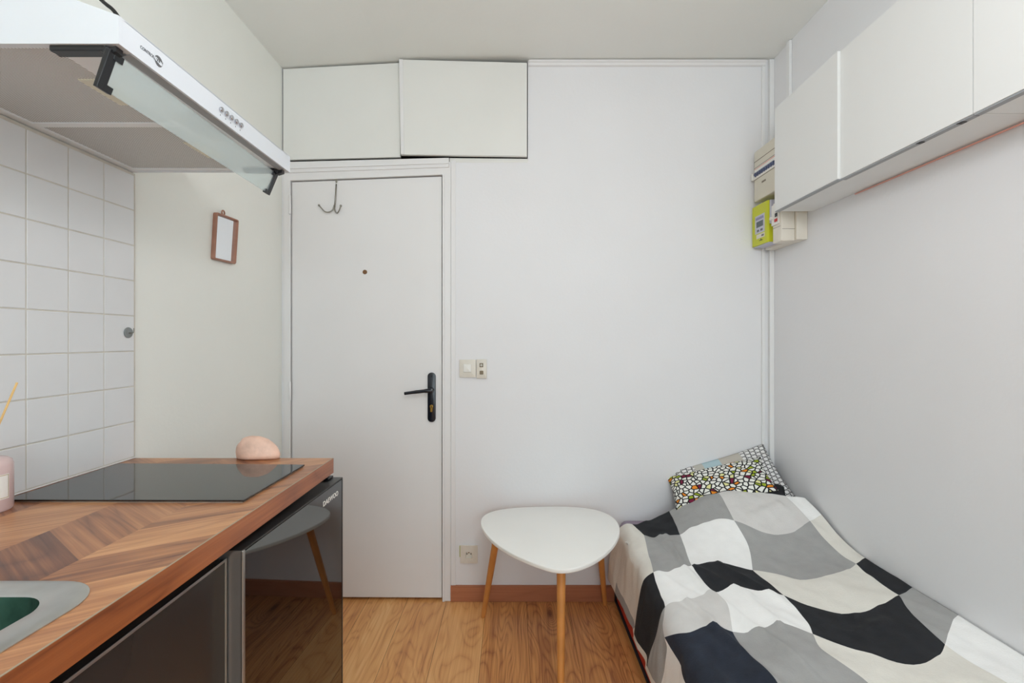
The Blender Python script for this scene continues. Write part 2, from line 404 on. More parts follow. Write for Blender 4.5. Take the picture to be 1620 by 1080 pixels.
# floor: laminate boards running towards the door
bm = nb()
uvl = bm.loops.layers.uv.new('UVMap'); bm.loops.layers.float_color.new('plank')
w = .193; x = -.513 - 4 * w; i = 0; row = 0
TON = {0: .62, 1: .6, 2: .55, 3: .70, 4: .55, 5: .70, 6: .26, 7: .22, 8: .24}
while x < XR + .1:
    y = 1.08 + ((row * .23) % .55) - 1.285 * 4
    k = 0
    while y < YB + .15:
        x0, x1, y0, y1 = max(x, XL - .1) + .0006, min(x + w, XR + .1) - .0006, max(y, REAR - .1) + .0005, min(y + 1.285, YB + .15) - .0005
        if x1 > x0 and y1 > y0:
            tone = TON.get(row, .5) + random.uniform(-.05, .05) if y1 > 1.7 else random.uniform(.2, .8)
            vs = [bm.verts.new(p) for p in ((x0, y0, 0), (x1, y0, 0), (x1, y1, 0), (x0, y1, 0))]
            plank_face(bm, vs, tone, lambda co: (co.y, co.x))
        y += 1.285; k += 1
    x += w; row += 1
box(bm, XL - .1, XR + .1, REAR - .1, YB + .15, -.05, -.0012, mi=1)
tag(obj('floor', bm, [M['floor'], M['dark_gap']]), kind='structure')

# ceiling: an old, slightly uneven one
bm = nb()
prof = [(XL - .1, 2.586), (XL, 2.588), (-.62, 2.619), (-.45, 2.623), (.1, 2.623), (XR, 2.625), (XR + .1, 2.625)]
prism(bm, prof + [(XR + .1, 2.72), (XL - .1, 2.72)], 'y', REAR - .1, YB + .15)
tag(obj('ceiling', bm, M['ceil']), kind='structure')

def wall_cells(plane, xs, zs, holes, y0, y1):
    bm = nb()
    for a, b in zip(xs, xs[1:]):
        for c, d in zip(zs, zs[1:]):
            mx_, mz = (a + b) / 2, (c + d) / 2
            if any(h[0] < mx_ < h[1] and h[2] < mz < h[3] for h in holes): continue
            if plane == 'xz': box(bm, a, b, y0, y1, c, d)
            else: box(bm, y0, y1, a, b, c, d)
    bmesh.ops.remove_doubles(bm, verts=bm.verts, dist=1e-5)
    inner = {}
    for f in bm.faces: inner.setdefault(tuple(sorted(v.index for v in f.verts)), []).append(f)
    return bm
def solid_wall(name, bm, m): return tag(obj(name, bm, m), kind='structure')
DH = (-1.086, -.326, -.02, 2.074); CH = (XL + .001, .0735, 2.132, 2.630)
bm = wall_cells('xz', [XL - .1, CH[0], DH[0], DH[1], CH[1], XR + .1], [-.05, DH[3], CH[2], CH[3], 2.70], [DH, CH], YB, YB + .14)
solid_wall('wall_back', bm, M['wall'])
# left wall in cream paint, right wall white
solid_wall('wall_left', bx(XL - .12, XL, REAR - .1, YB, -.05, 2.66), M['wall_cream'])
solid_wall('wall_right', bx(XR, XR + .12, REAR - .1, YB, -.05, 2.66), M['wall'])
WH = (-.75, 1.15, .80, 2.42)
bm = wall_cells('xz', [XL, WH[0], WH[1], XR], [-.05, WH[2], WH[3], 2.66], [WH], REAR - .12, REAR)
solid_wall('wall_front', bm, M['wall'])
# the window behind the camera
win = thing('window_1', (.2, REAR - .06, WH[2]), 'white casement window in the wall facing the door', None, kind='structure')
bm = nb()
for a in ((WH[0], WH[0] + .05, WH[2], WH[3]), (WH[1] - .05, WH[1], WH[2], WH[3]), (.165, .235, WH[2], WH[3]), (WH[0], WH[1], WH[2], WH[2] + .05), (WH[0], WH[1], WH[3] - .05, WH[3])):
    box(bm, a[0], a[1], REAR - .09, REAR - .04, a[2], a[3], .004)
obj('window_frame', bm, M['gloss_white'], win)
obj('pane', bx(WH[0] + .05, .165, REAR - .068, REAR - .064, WH[2] + .05, WH[3] - .05), M['pane'], win)
obj('pane', bx(.235, WH[1] - .05, REAR - .068, REAR - .064, WH[2] + .05, WH[3] - .05), M['pane'], win)

# crown moulding over the back wall, from the high cupboard to the corner
bm = nb(); prism(bm, [(YB, 2.592), (YB - .010, 2.596), (YB - .012, 2.606), (YB - .018, 2.610), (YB - .018, 2.618), (YB, 2.622)], 'x', .078, 1.225)
tag(obj('trim_1', bm, M['gloss_white']), kind='structure')
# oak skirting board
bm = nb(); plank_box(bm, -.300, XR - .002, YB - .013, YB - .0005, .0015, .072, .5, 'x')
plank_box(bm, -.300, XR - .002, YB - .010, YB - .0005, .072, .077, .65, 'x')
tag(obj('baseboard_back', bm, M['skirt']), kind='structure')

# entrance door
door = thing('door_1', (-.71, YB, 0), 'plain white entrance door with black lever handle under the high cupboard', None, kind='structure')
bm = nb(); prism(bm, [(-1.074, .016), (-.345, .012), (-.3455, 2.062), (-1.0745, 2.034)], 'y', YB + .004, YB + .045, .0015)
leaf = obj('door_leaf', bm, M['gloss_white'], door)
bm = nb()
prism(bm, [(-1.112, .001), (-1.0785, .001), (-1.0785, 2.038), (-.3405, 2.067), (-.3405, .001), (-.300, .001), (-.300, 2.104), (-1.112, 2.075)], 'y', YB - .008, YB + .05, .002)
fr = obj('door_frame', bm, M['gloss_white'], door)
bm = nb(); prism(bm, [(-.3395, .001), (-.329, .001), (-.329, 2.071), (-.3395, 2.067)], 'y', YB - .012, YB - .008)
obj('door_stop', bm, M['gloss_white'], door)
bm = nb(); prism(bm, [(-1.084, .0004), (-.328, .0004), (-.328, 2.0735), (-1.084, 2.0735)], 'y', YB + .052, YB + .072)
obj('light_blocker', bm, M['dark_gap'], door)  # dark panel added behind the leaf to block outside light in the gaps
bm = nb(); prism(bm, [(-.299, .001), (-.277, .001), (-.277, 2.137), (-.299, 2.137)], 'y', YB - .004, YB - .0002, .001)
obj('casing_strip', bm, M['gloss_white'], door)
bm = nb()
prism(bm, [(-1.112, 2.073), (-.308, 2.101), (-.308, 2.147), (-1.112, 2.126)], 'y', YB - .014, YB - .0002, .002)
prism(bm, [(-1.112, 2.090), (-.308, 2.117), (-.308, 2.123), (-1.112, 2.096)], 'y', YB - .019, YB - .014, .002)
obj('header_moulding', bm, M['gloss_white'], door)
for z in (1.92, 1.02, .22):
    bm = nb(); disc(bm, (-1.0775, YB - .011), 'z', .006, z - .045, z + .045, 14, .001)
    obj('hinge', bm, M['gloss_white'], door, 'auto')
# handle with plate, lever and key cylinder
hx = (683 - CX) / FPX * YB
bm = nb(); prism(bm, rrect(hx - .0195, hx + .0195, .868, 1.108, .0185, 8), 'y', YB - .005, YB + .004, .002)
plate = obj('handle_plate', bm, M['handle_black'], door, 'auto')
bm = nb(); disc(bm, (hx, 1.024), 'y', .013, YB - .05, YB - .004, 20, .002)
sec = []
tube(bm, spline([(hx + .004, YB - .045, 1.024), (hx - .02, YB - .048, 1.0235), (hx - .07, YB - .048, 1.018), (hx - .122, YB - .046, 1.011)], 5), [.010] * 6 + [.0085] * 5 + [.0075] * 5, 12)
obj('lever', bm, M['handle_black'], plate, 'auto')
bm = nb(); disc(bm, (hx, .944), 'y', .0085, YB - .009, YB - .004, 20, .001)
box(bm, hx - .005, hx + .005, YB - .009, YB - .004, .918, .940, .001)
obj('key_cylinder', bm, M['brass'], plate)
bm = nb(); disc(bm, (hx, .946), 'y', .0022, YB - .0096, YB - .008, 10); box(bm, hx - .001, hx + .001, YB - .0096, YB - .008, .939, .946)
obj('keyhole', bm, M['hole'], plate)
for z in (1.092, .884):
    bm = nb(); disc(bm, (hx, z), 'y', .0055, YB - .0065, YB - .004, 14, .001); obj('screw', bm, M['handle_black'], plate)
bm = nb(); disc(bm, ((577 - CX) / FPX * YB, 1.265 + 108 / FPX * YB), 'y', .011, YB + .000, YB + .006, 20, .002)
obj('peephole', bm, M['bronze'], leaf)

# high cupboard above the door: a painted fixed panel and a proud hinged door
cup = thing('overhead_cupboard', (-.52, YB + .02, 2.143), 'shallow white cupboard above the entrance door with dark gaps round its two panels', 'cupboard')
bm = nb()
box(bm, CH[0] + .001, CH[1] - .001, YB + .110, YB + .130, CH[2] + .001, CH[3] - .001)
for b in ((CH[0] + .001, CH[0] + .006, CH[2] + .001, CH[3] - .001), (CH[1] - .006, CH[1] - .001, CH[2] + .001, CH[3] - .001), (CH[0] + .001, CH[1] - .001, CH[2] + .001, CH[2] + .004), (CH[0] + .001, CH[1] - .001, CH[3] - .005, CH[3] - .001)):
    box(bm, b[0], b[1], YB + .016, YB + .130, b[2], b[3])
obj('carcass', bm, M['dark_gap'], cup)
bm = nb(); prism(bm, [(-1.115, 2.140), (-.545, 2.154), (-.545, 2.612), (-1.115, 2.582)], 'y', YB - .002, YB + .014, .0015)
obj('fixed_panel', bm, M['panel_white'], cup)
bm = nb(); prism(bm, [(-.306, 2.128), (.0730, 2.128), (.0730, 2.1465), (-.306, 2.1500)], 'y', YB - .001, YB + .014, .001)
obj('bottom_batten', bm, M['panel_white'], cup)
bm = nb(); prism(bm, [(-.537, 2.157), (.0690, 2.1495), (.0690, 2.5985), (-.5455, 2.6145)], 'y', YB - .026, YB - .006, .002)
pd = obj('cupboard_door', bm, M['panel_white'], cup)
bm = nb(); prism(bm, [(-.537, 2.1575), (-.521, 2.157), (-.527, 2.6135), (-.5455, 2.614)], 'y', YB - .030, YB - .026, .0015)
obj('edge_strip', bm, M['gloss_white'], pd)

# double hook hung over the top of the door
ck = thing('door_hook', (-.86, YB, 1.90), 'thin grey metal double coat hook hung over the top of the white door', 'coat hook')
def bw(px, py, dy=0): return ((px - CX) / FPX * YB, YB + dy, CAM_H - (py - CY) / FPX * YB)
bm = nb()
xa = bw(532, 285)[0]
prism(bm, [(xa - .010, 2.053), (xa + .010, 2.053), (xa + .003, 2.030), (xa - .003, 2.030)], 'y', YB + .0005, YB + .003, .0005)
obj('strap', bm, M['nickel'], ck)
bm = nb(); tube(bm, [bw(532, 291, 0), bw(531, 310, -.001), bw(529.6, 330, -.003)], .0033, 10)
obj('stem', bm, M['nickel'], ck, True)
for pts in ([(529, 325), (527, 332), (522, 336), (515.5, 335.5), (510, 330), (506.7, 326)], [(529.6, 328), (531, 334), (534.4, 337.8), (538, 334), (541, 326.7)]):
    q = [bw(p[0], p[1], -.004 - .012 * (i / (len(pts) - 1))) for i, p in enumerate(pts)]
    bm = nb(); tube(bm, spline(q, 5), .0030, 10); bmesh.ops.create_uvsphere(bm, u_segments=12, v_segments=8, radius=.0055, matrix=Matrix.Translation(q[-1]))
    obj('hook_arm', bm, M['nickel'], ck, True)

# ------------------------------------------------------------------ left: tiles, worktop, hob, sink
TX, D1, WZ = -1.114, 1.417, .918
spl = thing('tiled_splashback', (TX, 1.0, WZ), 'square white glazed tiles on the wall behind the worktop, below the hood', 'splashback', kind='structure')
bm = nb(); box(bm, XL, TX - .0012, .08, D1 + .004, .80, 1.756)
obj('grout', bm, M['grout'], spl)
bm = nb(); P_ = .105; Q_ = .1035
for c in range(13):
    for r in range(-1, 9):
        y1 = D1 - c * P_; z0 = .922 + r * Q_; z1 = min(z0 + Q_, 1.756)
        if z1 - z0 < .01: continue
        box(bm, XL + .002, TX, y1 - P_ + .0015, y1 - .0015, z0 + .0015, z1 - .0015, .0012, 2)
obj('tiles', bm, M['tile'], spl)
bm = nb(); tube(bm, [(TX + .0012, .12, WZ + .0018), (TX + .0012, D1, WZ + .0018)], .0017, 8); obj('sealant', bm, M['trunk'], spl)

# worktop: block wood in zigzag strips
SINK = (-1.045, -.567, .17, .690)                     # sink outline
HOLE = (SINK[0] + .03, SINK[1] - .03, SINK[2] + .03, SINK[3] - .03)
WX0, WX1, WY0, WY1, WT = TX + .0005, -.531, .10, 1.4175, .0435
wt = thing('worktop', (-.82, .75, WZ - WT), 'walnut block kitchen worktop with zigzag pattern set with the sink and hob', 'worktop')
bm = nb(); bm.loops.layers.uv.new('UVMap'); bm.loops.layers.float_color.new('plank')
edges = [-1.165, -1.005, -.845, -.685, -.531]
TONES = {(2, 0): .30, (2, -1): .12, (2, 1): .52, (2, 2): .45, (2, -2): .4, (3, 0): .72, (3, -1): .36, (3, 1): .44, (3, 2): .5, (3, -2): .75, (3, -3): .6, (1, 0): .66, (1, -1): .60, (1, 1): .62, (1, 2): .4, (1, -2): .6, (3, 3): .4}
rects = [(WX0, WX1, HOLE[3], WY1), (WX0, WX1, WY0, HOLE[2]), (WX0, HOLE[0], HOLE[2], HOLE[3]), (HOLE[1], WX1, HOLE[2], HOLE[3])]
for s in range(4):
    xa, xb = edges[s], edges[s + 1]
    ra, rb = (.118, 0) if s % 2 == 0 else (0, .103)
    if s == 1: ra, rb = 0, .118
    if s == 2: ra, rb = .118, 0
    if s == 3: ra, rb = 0, .103
    d = Vector((xb - xa, rb - ra)).normalized(); nrm = Vector((-d.y, d.x))
    for n in range(-7, 7):
        y0 = .7595 + .1215 * n; poly = [(xa, y0 + ra), (xb, y0 + rb), (xb, y0 + rb + .1215), (xa, y0 + ra + .1215)]
        tone = TONES.get((s, n), random.uniform(.3, .7)); rnd = random.random(); off = random.random() * 2
        for rc in rects:
            pl = clip_rect(poly, rc)
            if not pl: continue
            vs = [bm.verts.new((p[0], p[1], WZ)) for p in pl]
            uvl = bm.loops.layers.uv['UVMap']; cl = bm.loops.layers.float_color['plank']
            try: f = bm.faces.new(vs)
            except ValueError: continue
            for l in f.loops:
                q = Vector((l.vert.co.x, l.vert.co.y)); l[uvl].uv = (q.dot(d) + off, q.dot(nrm)); l[cl] = (tone, rnd, 0, 1)
            if f.normal.z < 0 or f.calc_area() == 0: f.normal_flip()
bm.normal_update()
for f in bm.faces:
    if f.normal.z < 0: f.normal_flip()
for (a, b, c, d) in rects:                            # core under the top layer, left open under the sink
    plank_box(bm, a, b, c, d, WZ - WT, WZ - .0012, .45, 'y')
obj('work_surface', bm, M['worktop'], wt)
bm = nb(); plank_box(bm, WX1, WX1 + .0025, WY0, WY1 + .002, WZ - WT, WZ - .001, .5, 'y'); plank_box(bm, WX0, WX1, WY1, WY1 + .002, WZ - WT, WZ - .001, .4, 'x')
obj('edge_band', bm, M['edge_wood'], wt)
bm = nb(); box(bm, WX1 + .0003, WX1 + .0026, WY0, WY1 + .002, WZ - .0008, WZ + .0001); obj('edge_line', bm, mat('pale_laminate_line', (168, 152, 128), .4), wt)

# sink
sk = thing('kitchen_sink', ((SINK[0] + SINK[1]) / 2, (SINK[2] + SINK[3]) / 2, WZ), 'stainless steel inset sink with a dark green bowl in the wooden worktop', 'sink')
bm = nb()
o0 = rrect(*SINK, .072, 10); o1 = rrect(SINK[0] + .004, SINK[1] - .004, SINK[2] + .004, SINK[3] - .004, .068, 10)
ins = (SINK[0] + .039, SINK[1] - .039, SINK[2] + .039, SINK[3] - .036)
i0 = rrect(*ins, .052, 10); i1 = rrect(ins[0] + .005, ins[1] - .005, ins[2] + .005, ins[3] - .005, .047, 10)
def loop(bm, pts, z): return [bm.verts.new((p[0], p[1], z)) for p in pts]
def bridge(bm, a, b, mi=0):
    for k in range(len(a)): bm.faces.new((a[k], a[(k + 1) % len(a)], b[(k + 1) % len(b)], b[k])).material_index = mi
ls = [loop(bm, o0, WZ + .0003), loop(bm, o0, WZ + .0018), loop(bm, o1, WZ + .004), loop(bm, i0, WZ + .0038), loop(bm, i1, WZ + .0005)]
for a, b in zip(ls, ls[1:]): bridge(bm, a, b)
bmesh.ops.recalc_face_normals(bm, faces=bm.faces)
obj('rim', bm, M['steel'], sk, 'auto')
bm = nb()
i2 = rrect(ins[0] + .006, ins[1] - .006, ins[2] + .006, ins[3] - .006, .047, 10); i3 = rrect(ins[0] + .022, ins[1] - .022, ins[2] + .022, ins[3] - .022, .045, 10); i4 = rrect(ins[0] + .05, ins[1] - .05, ins[2] + .05, ins[3] - .05, .03, 10)
ls = [loop(bm, i1, WZ + .0005), loop(bm, i2, WZ - .010), loop(bm, i3, WZ - .125), loop(bm, i4, WZ - .145)]
for a, b in zip(ls, ls[1:]): bridge(bm, a, b)
bm.faces.new(ls[-1]); bmesh.ops.recalc_face_normals(bm, faces=bm.faces)
for f in bm.faces: f.normal_flip()
obj('bowl', bm, M['sink_green'], sk, True)
bm = nb(); disc(bm, ((SINK[0] + SINK[1]) / 2, .43), 'z', .042, WZ - .1445, WZ - .142, 28, .001); obj('drain', bm, M['steel'], sk)

# induction hob
hb = thing('induction_hob', (-.83, 1.18, WZ), 'black glass hob lying flush on the worktop between bottle and far end', 'hob')
pts = [(-1.088, 1.029), (-.574, 1.026), (-.571, 1.320), (-1.092, 1.334)]
bm = nb(); prism(bm, pts, 'z', WZ + .0022, WZ + .0062, .0008); obj('glass_top', bm, M['hob_glass'], hb)
bm = nb(); prism(bm, [(p[0] + (.003 if p[0] < -.8 else -.003), p[1] + (.002 if p[1] < 1.2 else -.003)) for p in pts], 'z', WZ + .0002, WZ + .0022); obj('trim_seal', bm, M['steel'], hb)

# reed diffuser
BX, BY = -1.0695, .975
rd = thing('reed_diffuser', (BX, BY, WZ), 'pale pink bottle holding a thin wooden reed, beside the tiles', 'diffuser')
bm = nb(); lathe(bm, (BX, BY), [(.039, WZ + .0003), (.0415, WZ + .004), (.0415, WZ + .092), (.039, WZ + .101), (.033, WZ + .106), (.018, WZ + .109), (.0165, WZ + .128), (.0135, WZ + .128), (.013, WZ + .112)])
bt = obj('bottle', bm, M['pink_glass'], rd, 'auto')
def patch(bm, r, a0, a1, z0, z1, n=14):
    g = [[bm.verts.new((BX + r * math.cos(a0 + (a1 - a0) * k / n), BY + r * math.sin(a0 + (a1 - a0) * k / n), z)) for k in range(n + 1)] for z in (z0, z1)]
    for k in range(n): bm.faces.new((g[0][k], g[0][k + 1], g[1][k + 1], g[1][k]))
    return bm
A0, A1 = math.radians(-150), math.radians(10)
obj('label', patch(nb(), .0419, A0, A1, WZ + .026, WZ + .076), M['paper'], bt, True)
bm = nb()
for z in (WZ + .028, WZ + .0735): patch(bm, .0421, A0 + .03, A1 - .03, z, z + .001)
patch(bm, .0421, A1 - .05, A1 - .03, WZ + .028, WZ + .0745, 1)
obj('label_border', bm, M['gold'], bt)
bm = nb()
for z, a, b in ((WZ + .050, -70, -15), (WZ + .044, -60, -25)): patch(bm, .0421, math.radians(a), math.radians(b), z, z + .0012)
obj('label_print', bm, M['pink_ink'], bt)
bm = nb(); tube(bm, [(BX - .005, BY, WZ + .02), (BX + .006, BY, WZ + .125), (-1.0045, BY, 1.1790)], .0019, 8); obj('reed', bm, M['reed'], rd, True)

# hook stuck to the tiles
HY = 1.392
sh = thing('suction_hook', (TX, HY, 1.287), 'small round grey hook stuck to the last column of white tiles', 'hook')
bm = nb(); disc(bm, (HY, 1.287), 'x', .0155, TX + .0002, TX + .004, 26, .0015); obj('suction_disc', bm, mat('hook_grey', (128, 132, 132), .4), sh, 'auto')
bm = nb(); tube(bm, spline([(TX + .003, HY, 1.286), (TX + .014, HY, 1.286), (TX + .0175, HY, 1.289), (TX + .018, HY, 1.300)], 4), .0013, 8); obj('hook_wire', bm, M['nickel'], sh, True)

# base cabinet under the sink
bc = thing('base_cabinet', (-.83, .53, 0), 'dark brown base cabinet with thin metal door edge, under the sink', 'cabinet')
ct = WZ - WT - .0005
bm = nb()
box(bm, XL + .002, -.577, .13, .148, .10, ct - .001); box(bm, XL + .002, -.577, .912, .930, .10, ct - .001); box(bm, XL + .002, -.577, .148, .912, .10, .118); box(bm, XL + .002, XL + .010, .148, .912, .118, .76)
box(bm, -.592, -.577, .148, .912, .815, ct - .001)
obj('carcass', bm, M['cab_rail'], bc)
obj('plinth', bx(-.64, -.622, .13, .93, .0008, .10), M['cab_rail'], bc)
for y0, y1 in ((.532, .931), (.130, .529)):
    d_ = obj('cabinet_door', bx(-.5765, -.554, y0, y1, .105, .841, .0012), M['cab_dark'], bc)
    bm = nb()
    box(bm, -.5545, -.5528, y0, y1, .8385, .8435, .0006); box(bm, -.5545, -.5528, y1 - .005, y1, .105, .8385, .0006)
    obj('door_edge', bm, M['alu'], d_)

# fridge, standing very slightly askew
FX, FY, FW, FZ = -.527, .9335, .505, .856
fg = thing('mini_fridge', (FX, FY, 0), 'undercounter fridge with black mirror-like glass door, at the worktop end', 'fridge')
bm = nb(); box(bm, FX - .565, FX - .056, FY + .006, FY + FW - .004, .022, FZ - .003, .004)
for yy in (FY + .05, FY + FW - .05):
    for xx in (FX - .52, FX - .11): disc(bm, (xx, yy), 'z', .018, .0006, .022, 14)
obj('fridge_body', bm, M['fridge_black'], fg)
dr = obj('fridge_door', bx(FX - .054, FX - .002, FY + .003, FY + FW, .045, FZ - .003, .003), M['fridge_black'], fg)
obj('door_glass', bx(FX - .002, FX, FY + .007, FY + FW - .005, .049, FZ - .005, .0004), M['fridge_glass'], dr)
bm = nb(); box(bm, FX - .054, FX + .0005, FY + .003, FY + FW, FZ - .003, FZ, .0008); box(bm, FX - .004, FX + .001, FY + FW - .0055, FY + FW, .045, FZ - .003, .0006)
obj('door_trim', bm, M['alu_dark'], dr)
bm = nb(); box(bm, FX - .055, FX + .003, FY, FY + .0028, .045, FZ, .001); box(bm, FX - .002, FX + .004, FY, FY + .008, .045, FZ, .0015)
obj('handle_strip', bm, M['alu'], dr)
bm = nb(); box(bm, FX - .07, FX - .025, FY + FW - .04, FY + FW - .006, FZ, FZ + .007, .002); disc(bm, (FX - .038, FY + FW - .022), 'z', .007, FZ + .007, FZ + .011, 12)
obj('hinge_cap', bm, M['black_plastic'], dr)
lettering('brand_lettering', 'DAEWOO', (FX + .0003, FY + .370, .8135), (PI / 2, 0, PI / 2), .100, .0130, M['switch'], dr, .02)
fg.rotation_euler.z = -math.radians(2.1)

# salt rock at the very end of the worktop
bm = nb(); bmesh.ops.create_icosphere(bm, subdivisions=4, radius=1.0)
for v in bm.verts:
    p = v.co.copy(); k = 1 + .10 * noise.noise(p * 1.4 + Vector((3, 1, 7))) + .03 * noise.noise(p * 5)
    zz = max(p.z, -.25)
    v.co = Vector((-.746 + p.x * .062 * k - .012 * max(0, p.z), 1.412 + p.y * .030 * k * (.75 if p.z < -.2 else 1), zz * k if p.z > -.2 else zz))
zmin = min(v.co.z for v in bm.verts); zmax = max(v.co.z for v in bm.verts)
for v in bm.verts: v.co.z = WZ + .0004 + (v.co.z - zmin) * .066 / (zmax - zmin)
rk = obj('salt_rock', bm, M['salt'], None, True, origin=(-.7635, 1.402, WZ))
tag(rk, 'rounded pink salt rock at the far end of the worktop, behind the hob', 'rock')

# framed mirror on the cream wall
mr = thing('wall_mirror', (XL, 1.865, 1.57), 'small mirror in a pinkish wood frame hanging crooked on the cream wall', 'mirror')
cs = [Vector((1.802, 1.745)), Vector((1.786, 1.566)), Vector((1.9255, 1.5686)), Vector((1.945, 1.7506))]
cc = sum(cs, Vector((0, 0))) / 4
def shrink(k): return [c + (cc - c).normalized() * k for c in cs]
def rounded(P, r, n=4):
    out = []
    for i in range(4):
        a, b, c = P[i - 1], P[i], P[(i + 1) % 4]
        p0 = b + (a - b).normalized() * r; p2 = b + (c - b).normalized() * r
        for k in range(n + 1):
            t = k / n; out.append((1 - t) ** 2 * p0 + 2 * t * (1 - t) * b + t * t * p2)
    return out
bm = nb(); oo, ii = rounded(cs, .009), rounded(shrink(.009), .003)
X0, X1 = XL + .0006, XL + .016
def lx(pts, x): return [bm.verts.new((x, p[0], p[1])) for p in pts]
a, b, c, d = lx(oo, X0), lx(oo, X1 - .002), lx(rounded(shrink(.002), .008), X1), lx(rounded(shrink(.007), .004), X1)
e = lx(ii, X1 - .002); f_ = lx(ii, X0)
for p, q in ((a, b), (b, c), (c, d), (d, e), (e, f_), (f_, a)): bridge(bm, p, q)
bmesh.ops.recalc_face_normals(bm, faces=bm.faces)
obj('mirror_frame', bm, M['rosewood'], mr, 'auto')
bm = nb(); prism(bm, [tuple(p) for p in shrink(.008)], 'x', XL + .001, XL + .006); obj('mirror_glass', bm, M['mirror'], mr)
bm = nb(); ring = [(XL + .012, 1.845 + .0085 * math.cos(2 * PI * k / 18), 1.7535 + .0085 * math.sin(2 * PI * k / 18)) for k in range(19)]
tube(bm, ring, .0028, 8, False); obj('hanging_loop', bm, M['rosewood'], mr, True)

# ------------------------------------------------------------------ range hood
HX1, HY0, HY1, HZ = -.655, .800, 1.416, 1.758
hd = thing('range_hood', (-.88, 1.11, HZ), 'white range hood with two grey mesh filters above the hob', 'range hood')
bm = nb(); T_ = .0015
# shell: near cheek, far cheek, sloping top, front fascia, all as thin sheet
def side(y0, y1): prism(bm, [(TX - .007, HZ), (HX1, HZ), (HX1, HZ + .047), (TX - .007, HZ + .047 + .36 * (HX1 - TX + .007))], 'y', y0, y1)
side(HY0, HY0 + .012); side(HY1 - .012, HY1)
prism(bm, [(HX1, HZ + .045), (HX1, HZ + .047), (TX - .007, HZ + .047 + .36 * (HX1 - TX + .007)), (TX - .007, HZ + .045 + .36 * (HX1 - TX + .007))], 'y', HY0 + .012, HY1 - .012)
box(bm, HX1 - .012, HX1, HY0 + .012, HY1 - .012, HZ, HZ + .046)
obj('hood_body', bm, M['hood_white'], hd)
bm = nb()
for r in ((TX - .006, TX + .018, HY0 + .0125, HY1 - .0125), (-.778, HX1 - .0125, HY0 + .0125, HY1 - .0125), (TX + .018, -.778, HY0 + .0125, HY0 + .0150), (TX + .018, -.778, HY1 - .0275, HY1 - .0125), (TX + .018, -.778, 1.098, 1.118)):
    box(bm, r[0], r[1], r[2], r[3], HZ + .0015, HZ + .012)
obj('underside_frame', bm, M['hood_under_lit'], hd)
for y0, y1, ly in ((HY0 + .0155, 1.0975, .965), (1.1185, HY1 - .028, 1.258)):
    ft = obj('grease_filter', bx(TX + .0185, -.7785, y0, y1, HZ + .004, HZ + .009, .001), M['filter'], hd)
    obj('filter_latch', bx(-.828, -.782, ly - .050, ly + .050, HZ + .002, HZ + .0045, .0008), M['beige_plastic'], ft)
bm = nb(); prism(bm, rrect(-.757, -.693, 1.045, 1.180, .006), 'z', HZ - .0005, HZ + .0018); obj('lamp_cover', bm, M['frost'], hd)
bm = nb(); prism(bm, [(-.676, HZ - .0035), (-.672, HZ - .0035), (-.660, HZ - .001), (-.660, HZ + .0015), (-.676, HZ + .0015)], 'y', HY0 + .03, HY1 - .03)
obj('visor_rail', bm, M['edge_grey'], hd)
# folding glass visor with its two black clips
gp, gq = Vector((-.680, HZ - .008)), Vector((-.703, HZ - .067)); gd = (gq - gp).normalized(); gn = Vector((-gd.y, gd.x)) * .002
vg = obj('glass_visor', prism(nb(), [tuple(gp + gn), tuple(gq + gn), tuple(gq - gn), tuple(gp - gn)], 'y', HY0 + .012, HY1 - .020, .0004), M['visor'], hd)
def skew(bm):
    for v in bm.verts: v.co.x -= (v.co.y - 1.11) * .028 * min(1, max(0, (HZ - v.co.z) / .01))
    return bm
for v in vg.data.vertices: v.co.x -= v.co.y * .028
for ye, s in ((HY0 + .0005, 1), (HY1 - .0115, -1)):
    def yr(p, q): return (min(ye + s * p, ye + s * q), max(ye + s * p, ye + s * q))
    bm = nb()
    box(bm, -.775, -.684, *yr(.003, .024), HZ - .009, HZ + .0012, .002)
    prism(bm, [(-.690, HZ - .009), (-.664, HZ - .0005), (-.664, HZ - .010), (-.680, HZ - .015)], 'y', *yr(.004, .020), .001)
    disc(bm, (-.679, HZ - .007), 'y', .006, *yr(.002, .024), 16, .001)
    hg = obj('visor_hinge', bm, M['black_plastic'], hd)
    bm = nb(); n_ = Vector((-gd.y, gd.x)) * .004
    p0, p1 = gp - gd * .002, gq + gd * .003
    prism(bm, [tuple(p0 + n_), tuple(p1 + n_), tuple(p1 - n_), tuple(p0 - n_)], 'y', *yr(0, .017), .0015)
    for pc in (gp + gd * .005, gq - gd * .003):
        q0, q1 = pc - gd * .006, pc + gd * .006
        prism(bm, [tuple(q0 + n_), tuple(q1 + n_), tuple(q1 - n_), tuple(q0 - n_)], 'y', *yr(.010, .030), .0015)
    obj('visor_clip', skew(bm), M['black_plastic'], hg)
bm = nb()
for k in range(5):
    bk = nb(); yk = 1.078 + k * .0195
    disc(bk, (yk, HZ + .0235), 'x', .0058, HX1, HX1 + .006, 16, .0015); obj('push_button', bk, M['chrome'], hd, 'auto')
    tick = bx(HX1, HX1 + .0003, yk - .001, yk + .001, HZ + .010, HZ + .013); obj('button_mark', tick, M['grey_ink'], hd)
bm.free()
RX = (PI / 2, 0, PI / 2)
lettering('brand_lettering', 'CONTROL', (HX1 + .0002, .846, HZ + .0205), RX, .033, .0058, M['grey_ink'], hd, .0)
bm = nb()                                              # round mark made of two swirling arrows
lc = Vector((.8895, HZ + .0225))
